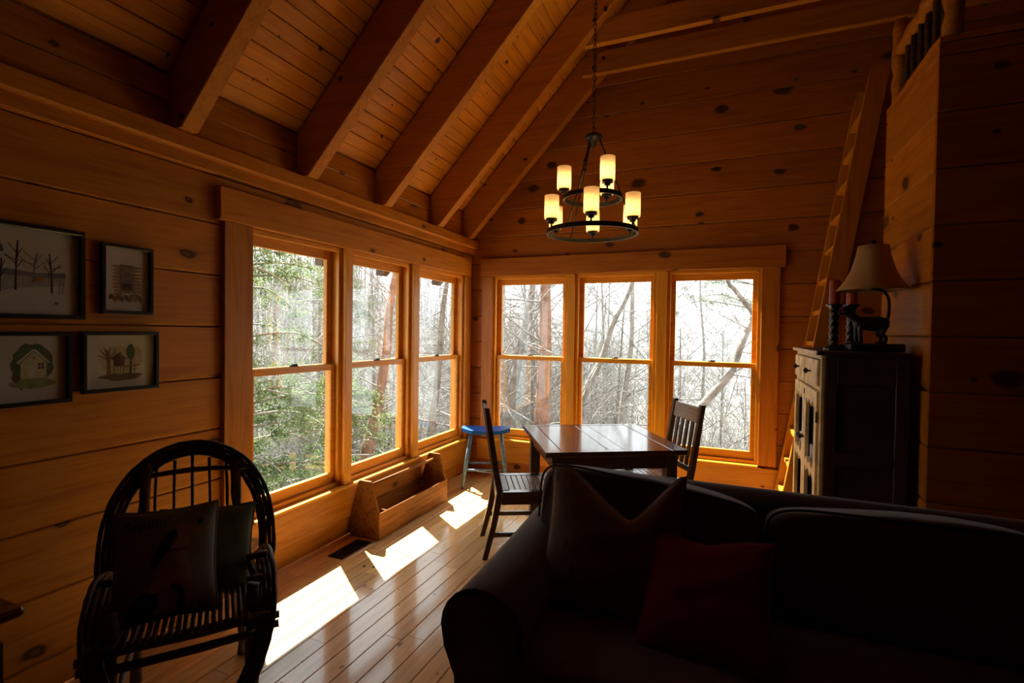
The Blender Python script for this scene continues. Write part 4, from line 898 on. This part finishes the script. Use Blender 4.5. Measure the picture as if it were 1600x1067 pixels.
def back_cushion(xc, hw, zt_, drop, lean):
    """boxy back cushion whose top sags towards one end"""
    nu, nv = 26, 16; m = MB(); vs = []
    m.superq((0, 0, 0), hw, 0.115, 0.215, 0.30, 0.35, 40, 20)
    m.v = [(x, y*(1-0.18*max(0, z/0.215)), z + (drop*(x/hw) if z > 0 else 0)*(z/0.215) + 0.012*math.sin(3*x/hw+1)*(1 if z > 0.1 else 0)) for x, y, z in m.v]
    o = m.build('back_cushion', 'sofa_cloth', t, smooth=True); o.location = (xc, -2.585, zt_-0.215); o.rotation_euler = (lean, 0, 0)
    pts = []
    for k in range(41):
        a = -math.pi/2*0.0 + math.pi*k/40; sg = lambda v, e: math.copysign(abs(v)**e, v)
        x = hw*0.995*sg(math.cos(a), 0.30); z = 0.213*sg(math.sin(a), 0.30); pts.append((x, -0.085 if True else 0, z + drop*(x/hw)*(z/0.215)))
    MB().tube(pts, 0.005, 6).build('piping', 'sofa_piping', o, smooth=True); return o
back_cushion(2.215, 0.458, 0.870, -0.045, R(-8)); back_cushion(3.125, 0.445, 0.845, 0.008, R(-8))
for x in (X0+0.16, X1-0.16):
    for y in (-3.2, -2.45): MB().lathe([(0.022, 0), (0.026, 0.05), (0.03, 0.078)], (x, y, 0), 12).build('foot', 'dark_z', t)
# pillows on the sofa
g = thing('throw_pillow', 'large brown patterned pillow with a dented top on the sofa', 'cushion', (2.125, -2.83, 0.680), 0, 'pillows on the sofa')
g.rotation_euler = (R(-27), 0, R(4)); m, f2, ed = pillow_mb(0.55, 0.56, 0.17, 0.20, 0.24); m.build('cover', 'pattern_cloth', g, smooth=True); MB().tube(ed+ed[:1], 0.004, 5, cap=False).build('piping', 'pattern_cloth', g, smooth=True)
g = thing('throw_pillow', 'plain dark red pillow leaning on the sofa beside the patterned one', 'cushion', (2.475, -2.945, 0.590), 0, 'pillows on the sofa')
g.rotation_euler = (R(-38), 0, R(-3)); m, f2, ed = pillow_mb(0.43, 0.44, 0.15, 0.035, -0.1); m.build('cover', 'red_cloth', g, smooth=True); MB().tube(ed+ed[:1], 0.004, 5, cap=False).build('piping', 'red_cloth', g, smooth=True)

# ================================================================== OUTSIDE
def gz(x, y):      # wooded slope falling away from the cabin
    d = math.hypot(max(0, -x), max(0, y)); base = -1.6 - 0.20*min(d, 30) - 0.06*max(0, min(d-30, 40))
    az = math.degrees(math.atan2(-x, max(y, 0.01))); lf = min(1, max(0, (az-12)/30)); base += 0.55*lf*max(0, min(d-32, 34))
    return base + 0.35*math.sin(x*0.31+1)*math.cos(y*0.27) + 0.12*math.sin(x*1.3+y*0.9)
n = 70; m = MB(); vs = []
for i in range(n+1):
    for j in range(n+1): x, y = -75+110*i/n, -25+105*j/n; vs.append((x, y, gz(x, y)))
m.add(vs, [(i*(n+1)+j, (i+1)*(n+1)+j, (i+1)*(n+1)+j+1, i*(n+1)+j+1) for i in range(n) for j in range(n)])
struct(m.build('ground', 'dirt', smooth=True, fix=False), 'leaf-littered slope falling away outside')
def far_hill(name, dist, h, amp, seed, label):
    q = random.Random(seed); ph = [q.uniform(0, 6) for _ in range(5)]; m = MB(); k = 90; vs = []
    for i in range(k+1):
        a = R(20 + 190*i/k); x, y = dist*math.cos(a), dist*math.sin(a)
        top = h + amp*(math.sin(4*a+ph[0]) + 0.5*math.sin(9*a+ph[1]) + 0.15*math.sin(31*a+ph[2]) + 0.1*math.sin(67*a+ph[3]))
        vs += [(x*0.75, y*0.75, -16), (x*0.9, y*0.9, -16+(top+16)*0.55), (x, y, top), (x*1.2, y*1.2, -16)]
    m.add(vs, [(4*i+c, 4*i+4+c, 4*i+5+c, 4*i+1+c) for i in range(k) for c in range(3)])
    struct(m.build(name, 'hill', smooth=True, fix=True), label)
far_hill('hill', 150, 5.0, 4.0, 3, 'distant hazy wooded ridge beyond the trees')

def branch(mb, p, d, L, r, depth, rng, tw, bend=0.25, up=0.1, n0=5, spread=0.75):
    """grow one limb into mb (or tw for the fine twigs) and let it fork"""
    seg = max(3, int(L/0.45)); P = [p.copy()]; q = p.copy(); dd = d.normalized(); Rr = [r]
    for i in range(seg):
        dd = (dd + Vector((rng.uniform(-1, 1), rng.uniform(-1, 1), rng.uniform(-1, 1)+up))*bend/seg*1.6).normalized()
        q = q + dd*(L/seg); P.append(q.copy()); Rr.append(max(0.0028, r*(1-0.78*(i+1)/seg)))
    (mb if r > 0.02 else tw).tube(P, Rr, n0 if r > 0.05 else (4 if r > 0.015 else 3), cap=False)
    if depth <= 0: return
    k = 3 if depth > 1 else 4
    for i in range(k + (2 if depth >= 3 else 0)):
        f = rng.uniform(0.28, 0.98); idx = min(int(f*seg), seg-1); base = P[idx].lerp(P[idx+1], f*seg-idx)
        a = Vector((rng.uniform(-1, 1), rng.uniform(-1, 1), rng.uniform(-0.35, 0.7))); nd = (dd*(1-spread) + a*spread).normalized()
        branch(mb, base, nd, L*rng.uniform(0.38, 0.62), max(0.003, Rr[idx]*rng.uniform(0.34, 0.52)), depth-1, rng, tw, bend*1.15, up, n0, spread)
def bare_tree(label, base, lean, H, r, seed, bark='bark_grey', depth=3, group=None, path=None):
    rng = random.Random(seed); t = thing('bare_tree', label, 'tree', base, 0, group)
    tk, tw = MB(), MB()
    if path:
        P = spline([Vector(p) for p in path], 5); n = len(P); Rr = [r*(1-0.7*i/(n-1)) for i in range(n)]
        tk.tube(P, Rr, 9, cap=False); L = sum((b-a).length for a, b in zip(P[:-1], P[1:]))
        for i in range(16):
            f = rng.uniform(0.2, 0.98); k = int(f*(n-1)); a = Vector((rng.uniform(-1, 1), rng.uniform(-1, 1), rng.uniform(-0.2, 0.7))).normalized()
            branch(tw, P[k], a, L*rng.uniform(0.14, 0.34), Rr[k]*0.20, depth-1, rng, tw)
    else: branch(tk, Vector((0, 0, -0.3)), Vector(lean), H, r, depth, rng, tw, 0.22, 0.25, 8)
    tk.build('trunk', bark, t, smooth=True, fix=False)
    if tw.v: o = tw.build('twigs', 'twig', t, smooth=True, fix=False); o['kind'] = 'stuff'
    return t
def ray(px, py, d): return CAM + (fw + rr*((px-800)/FPX) - uu*((py-533.5)/FPX))*d
def placed(label, pts, d, r, seed, bark):
    """a trunk through sighted points at real depth d, rooted on the slope"""
    P = [ray(x, y, d+dd) for x, y, dd in pts]
    foot = P[0] + (P[0]-P[1]).normalized()*0.6; foot.z = min(foot.z, P[0].z-0.5); base = Vector((foot.x, foot.y, gz(foot.x, foot.y)-0.1))
    if base.z > P[0].z-0.2: base.z = P[0].z-0.6
    return bare_tree(label, base, (0, 0, 1), 0, r, seed, bark, 3, 'bare trees close outside the windows', [(0, 0, 0)] + [tuple(p-base) for p in P])
placed('straight reddish trunk outside the gable window above the stool', [(846, 668, 0), (851, 560, 0), (852, 450, 0.1), (850, 330, 0.2), (862, 210, 0.3)], 9.0, 0.165, 31, 'bark_red')
placed('leaning grey tree at the corner side of the gable windows', [(792, 668, 0), (803, 600, 0), (816, 530, 0.2), (832, 450, 0.4), (846, 330, 0.6), (852, 240, 0.8)], 10.0, 0.12, 32, 'bark_grey')
placed('leaning pale tree crossing the middle gable window', [(906, 668, 0), (915, 610, 0), (940, 560, 0.2), (958, 505, 0.3), (985, 450, 0.5), (1020, 330, 0.8), (1030, 230, 1.0)], 9.5, 0.085, 33, 'bark_grey')
placed('thin upright tree in the middle gable window', [(970, 668, 0), (976, 610, 0), (986, 540, 0), (988, 450, 0.2), (990, 330, 0.4), (1000, 230, 0.5)], 11.0, 0.085, 34, 'bark_pale')
placed('forked pale tree slanting across the gable window by the ladder', [(1085, 668, 0), (1105, 625, 0), (1140, 585, 0.1), (1158, 540, 0.2), (1175, 500, 0.3), (1176, 488, 0.3), (1150, 455, 0.3), (1136, 430, 0.3), (1140, 340, 0.4)], 8.5, 0.085, 35, 'bark_grey')
placed('slender tree behind the slat-back chair in the gable window', [(1095, 690, 0), (1098, 610, 0), (1100, 540, 0), (1094, 450, 0.1), (1100, 330, 0.2)], 12.0, 0.05, 36, 'bark_pale')
placed('reddish leaning tree outside the middle left window', [(572, 722, 0), (580, 680, 0), (592, 620, 0.1), (604, 545, 0.2), (612, 460, 0.3), (640, 330, 0.4), (650, 230, 0.5)], 8.0, 0.12, 37, 'bark_red')
placed('grey tree with arching limbs outside the left window near the corner', [(672, 700, 0), (676, 650, 0), (684, 590, 0.1), (690, 500, 0.2), (700, 420, 0.2), (702, 300, 0.3)], 9.5, 0.10, 38, 'bark_grey')
placed('slim pale tree between the two reddish trunks outside', [(618, 722, 0), (630, 640, 0), (627, 560, 0), (634, 450, 0.1), (630, 300, 0.1)], 11.0, 0.07, 39, 'bark_pale')
# the wood beyond: slender bare trees, a few kinds repeated
protos = []
for k in range(7): protos.append(bare_tree('slender bare tree in the wood beyond the windows', (0, 0, 0), (0.08*math.sin(k*2.1), 0.08*math.cos(k*1.7), 1), (5.2, 6.0, 4.6, 6.8, 4.2, 3.6, 3.0)[k], (0.06, 0.08, 0.05, 0.09, 0.035, 0.028, 0.022)[k], 60+k, ('bark_grey', 'bark_pale')[k % 2], 4 if k < 4 else 4, 'slender bare trees of the wood outside'))
wq = random.Random(77); used = set(); k = 0; cnt = 0
kk_h = (5.2, 6.0, 4.6, 6.8, 4.2, 3.6, 3.0)
while cnt < 145:
    px = wq.choice([wq.uniform(330, 740), wq.uniform(750, 1250), wq.uniform(750, 1250)]); d = wq.uniform(8.5, 15) if cnt < 75 else wq.uniform(15, 34)
    p = ray(px, 600, d); x, y = p.x, p.y
    if x > -6.0 and y < 5.0: continue
    if 880 < px < 1020 and d < 12: continue
    if px > 1020 and (d < 13 or kk_h[cnt % 7] > 4.5): continue
    kk = cnt % 7; o = protos[kk] if cnt < 7 else copy_tree(protos[kk])
    o.location = (x, y, gz(x, y)-0.05); s_ = wq.uniform(0.75, 1.2)*(1.0 if d < 15 else 1.25); o.scale = (s_, s_, s_*wq.uniform(0.9, 1.15)); o.rotation_euler = (0, 0, wq.uniform(0, 6.28)); cnt += 1
# evergreens: cedar by the left windows, sparse pine beyond the gable windows
def spray(mb, c, d, L, rng, wid):
    """flat fan of scale leaves"""
    d = d.normalized(); a = d.cross(Vector((rng.uniform(-1, 1), rng.uniform(-1, 1), rng.uniform(-0.5, 1)))).normalized()
    for i in range(5):
        f = i/4; s_ = wid*(1-0.75*f); p = c + d*(L*f)
        for sgn in (-1, 1):
            e = (d*0.8 + a*sgn).normalized()*s_; b = d*(L*0.10)
            mb.add([p-b*0.5, p+b*0.5, p+e+b*0.25], [(0, 1, 2)])
def evergreen(label, name, base, H, Rmax, z0, nb, seed, dens, L=0.2, keep=None):
    rng = random.Random(seed); t = thing(name, label, 'tree', base); tk, fo = MB(), MB()
    tk.tube([(0, 0, -0.2), (0.05, 0.03, H*0.5), (0.0, 0.0, H)], [0.16, 0.10, 0.02], 9, cap=False)
    br = MB()
    for i in range(nb):
        z = z0 + (H-z0)*rng.random()**1.0; a = rng.uniform(0, 2*math.pi); rad = Rmax*(1-((z-z0)/(H-z0))**1.3)*rng.uniform(0.55, 1.1)+0.2
        p0 = Vector((0, 0, z)); p1 = Vector((math.cos(a)*rad*0.6, math.sin(a)*rad*0.6, z+rad*0.10)); p2 = Vector((math.cos(a)*rad, math.sin(a)*rad, z-rad*rng.uniform(-0.1, 0.18)))
        P = spline([p0, p1, p2], 6); br.tube(P, [0.022*(1-0.8*q/12) for q in range(13)], 4, cap=False)
        for c_ in range(max(2, int(dens*rad))):      # clumps of drooping sprays along the outer limb
            f = rng.uniform(0.25, 1.0); q = P[min(int(f*12), 12)] + Vector((rng.uniform(-1, 1), rng.uniform(-1, 1), rng.uniform(-1, 0.5)))*0.14
            out = (P[-1]-P[0]).normalized()
            for s_ in range(16):
                dd = out*0.5 + Vector((rng.uniform(-1, 1), rng.uniform(-1, 1), rng.uniform(-1.0, 0.5)))
                spray(fo, q + Vector((rng.uniform(-1, 1), rng.uniform(-1, 1), rng.uniform(-1, 1)))*0.05, dd, L*rng.uniform(0.6, 1.3), rng, 0.05)
    tk.build('trunk', 'bark_red', t, smooth=True, fix=False); br.build('branches', 'bark_grey', t, smooth=True, fix=False)
    o = fo.build('foliage', 'cedar_leaf', t, fix=False); o['kind'] = 'stuff'; return t
evergreen('dark green cedar standing right outside the left windows', 'cedar_tree', (-3.6, -0.45, gz(-3.6, -0.45)), 6.9, 2.75, 0.6, 165, 41, 4.2, 0.26)
evergreen('second cedar farther off, seen through the middle left window', 'cedar_tree', (-6.6, 5.3, gz(-6.6, 5.3)), 7.4, 1.5, 1.5, 70, 47, 4.0, 0.26)
evergreen('sparse green pine bough tree high outside the gable window by the ladder', 'pine_tree', (3.3, 9.5, gz(3.3, 9.5)), 9.0, 2.4, 5.8, 26, 43, 2.2, 0.26)

# slender saplings outside the gable window by the ladder
sq = random.Random(5)
for k in range(16):
    px = sq.uniform(1035, 1230); d = sq.uniform(10, 16); p = ray(px, 600, d); o = copy_tree(protos[(4, 5, 6, 2)[k % 4]])
    o.location = (p.x, p.y, gz(p.x, p.y)-0.05); s_ = sq.uniform(0.8, 1.25); o.scale = (s_, s_, s_*1.1); o.rotation_euler = (0, 0, sq.uniform(0, 6.28))
    tag(o, 'thin bare sapling outside the gable window by the ladder', 'tree', 'thin bare saplings outside the gable window')
# thicket of pale brush under the trees: far too many stems to count
bq = random.Random(91); m = MB()
for k in range(640):
    px = bq.choice([bq.uniform(385, 725), bq.uniform(765, 1200)]); d = bq.uniform(9, 26); p = ray(px, 600, d)
    if p.x > -6.0 and p.y < 3.5: continue
    base = Vector((p.x, p.y, gz(p.x, p.y)-0.1)); hgt = bq.uniform(1.6, 4.2)
    for j in range(7):
        q = base + Vector((bq.uniform(-0.7, 0.7), bq.uniform(-0.7, 0.7), 0)); dd = Vector((bq.uniform(-0.45, 0.45), bq.uniform(-0.45, 0.45), 1)); P = [q.copy()]; L = hgt*bq.uniform(0.5, 1.1)
        for i in range(4):
            dd = (dd + Vector((bq.uniform(-1, 1), bq.uniform(-1, 1), bq.uniform(-0.4, 0.5)))*0.35).normalized(); q = q + dd*(L/4); P.append(q.copy())
        r_ = bq.uniform(0.006, 0.013); m.tube(P, [r_, r_*0.85, r_*0.7, r_*0.5, r_*0.3], 3, cap=False)
        for i in (2, 3, 4):
            for _ in range(2):
                e_ = (dd + Vector((bq.uniform(-1, 1), bq.uniform(-1, 1), bq.uniform(-0.5, 0.8)))*1.1).normalized()*bq.uniform(0.3, 0.9)
                m.tube([P[i], P[i]+e_*0.5+Vector((0, 0, 0.03)), P[i]+e_], [r_*0.5, r_*0.4, r_*0.25], 3, cap=False)
o = m.build('undergrowth', 'brush', fix=False); tag(o, 'tangle of pale leafless brush covering the slope outside', 'undergrowth', None, 'stuff')

# bare forest on the hillside across the gully, far too many stems to count
fq = random.Random(17); m = MB()
for k in range(1000):
    a = R(fq.uniform(8, 82)); d = fq.uniform(33, 66); x, y = -d*math.sin(a), d*math.cos(a)
    b = Vector((x, y, gz(x, y)-0.3)); H_ = fq.uniform(5, 9.5); P = [b]; q = b.copy()
    for i in range(4): q = q + Vector((fq.uniform(-0.25, 0.25), fq.uniform(-0.25, 0.25), H_/4)); P.append(q.copy())
    r_ = fq.uniform(0.05, 0.13); m.tube(P, [r_, r_*0.85, r_*0.65, r_*0.4, r_*0.15], 3, cap=False)
    for j in range(11):
        f = fq.uniform(0.3, 0.97)*4; i = int(f); p0 = P[i].lerp(P[i+1], f-i); e_ = Vector((fq.uniform(-1, 1), fq.uniform(-1, 1), fq.uniform(0.1, 0.9))).normalized()*H_*fq.uniform(0.12, 0.28)
        m.tube([p0, p0+e_*0.55+Vector((0, 0, -0.05)), p0+e_], [r_*0.32, r_*0.24, r_*0.1], 3, cap=False)
o = m.build('forest', 'twig', fix=False); tag(o, 'bare winter forest on the hillside across the gully', 'forest', None, 'stuff')
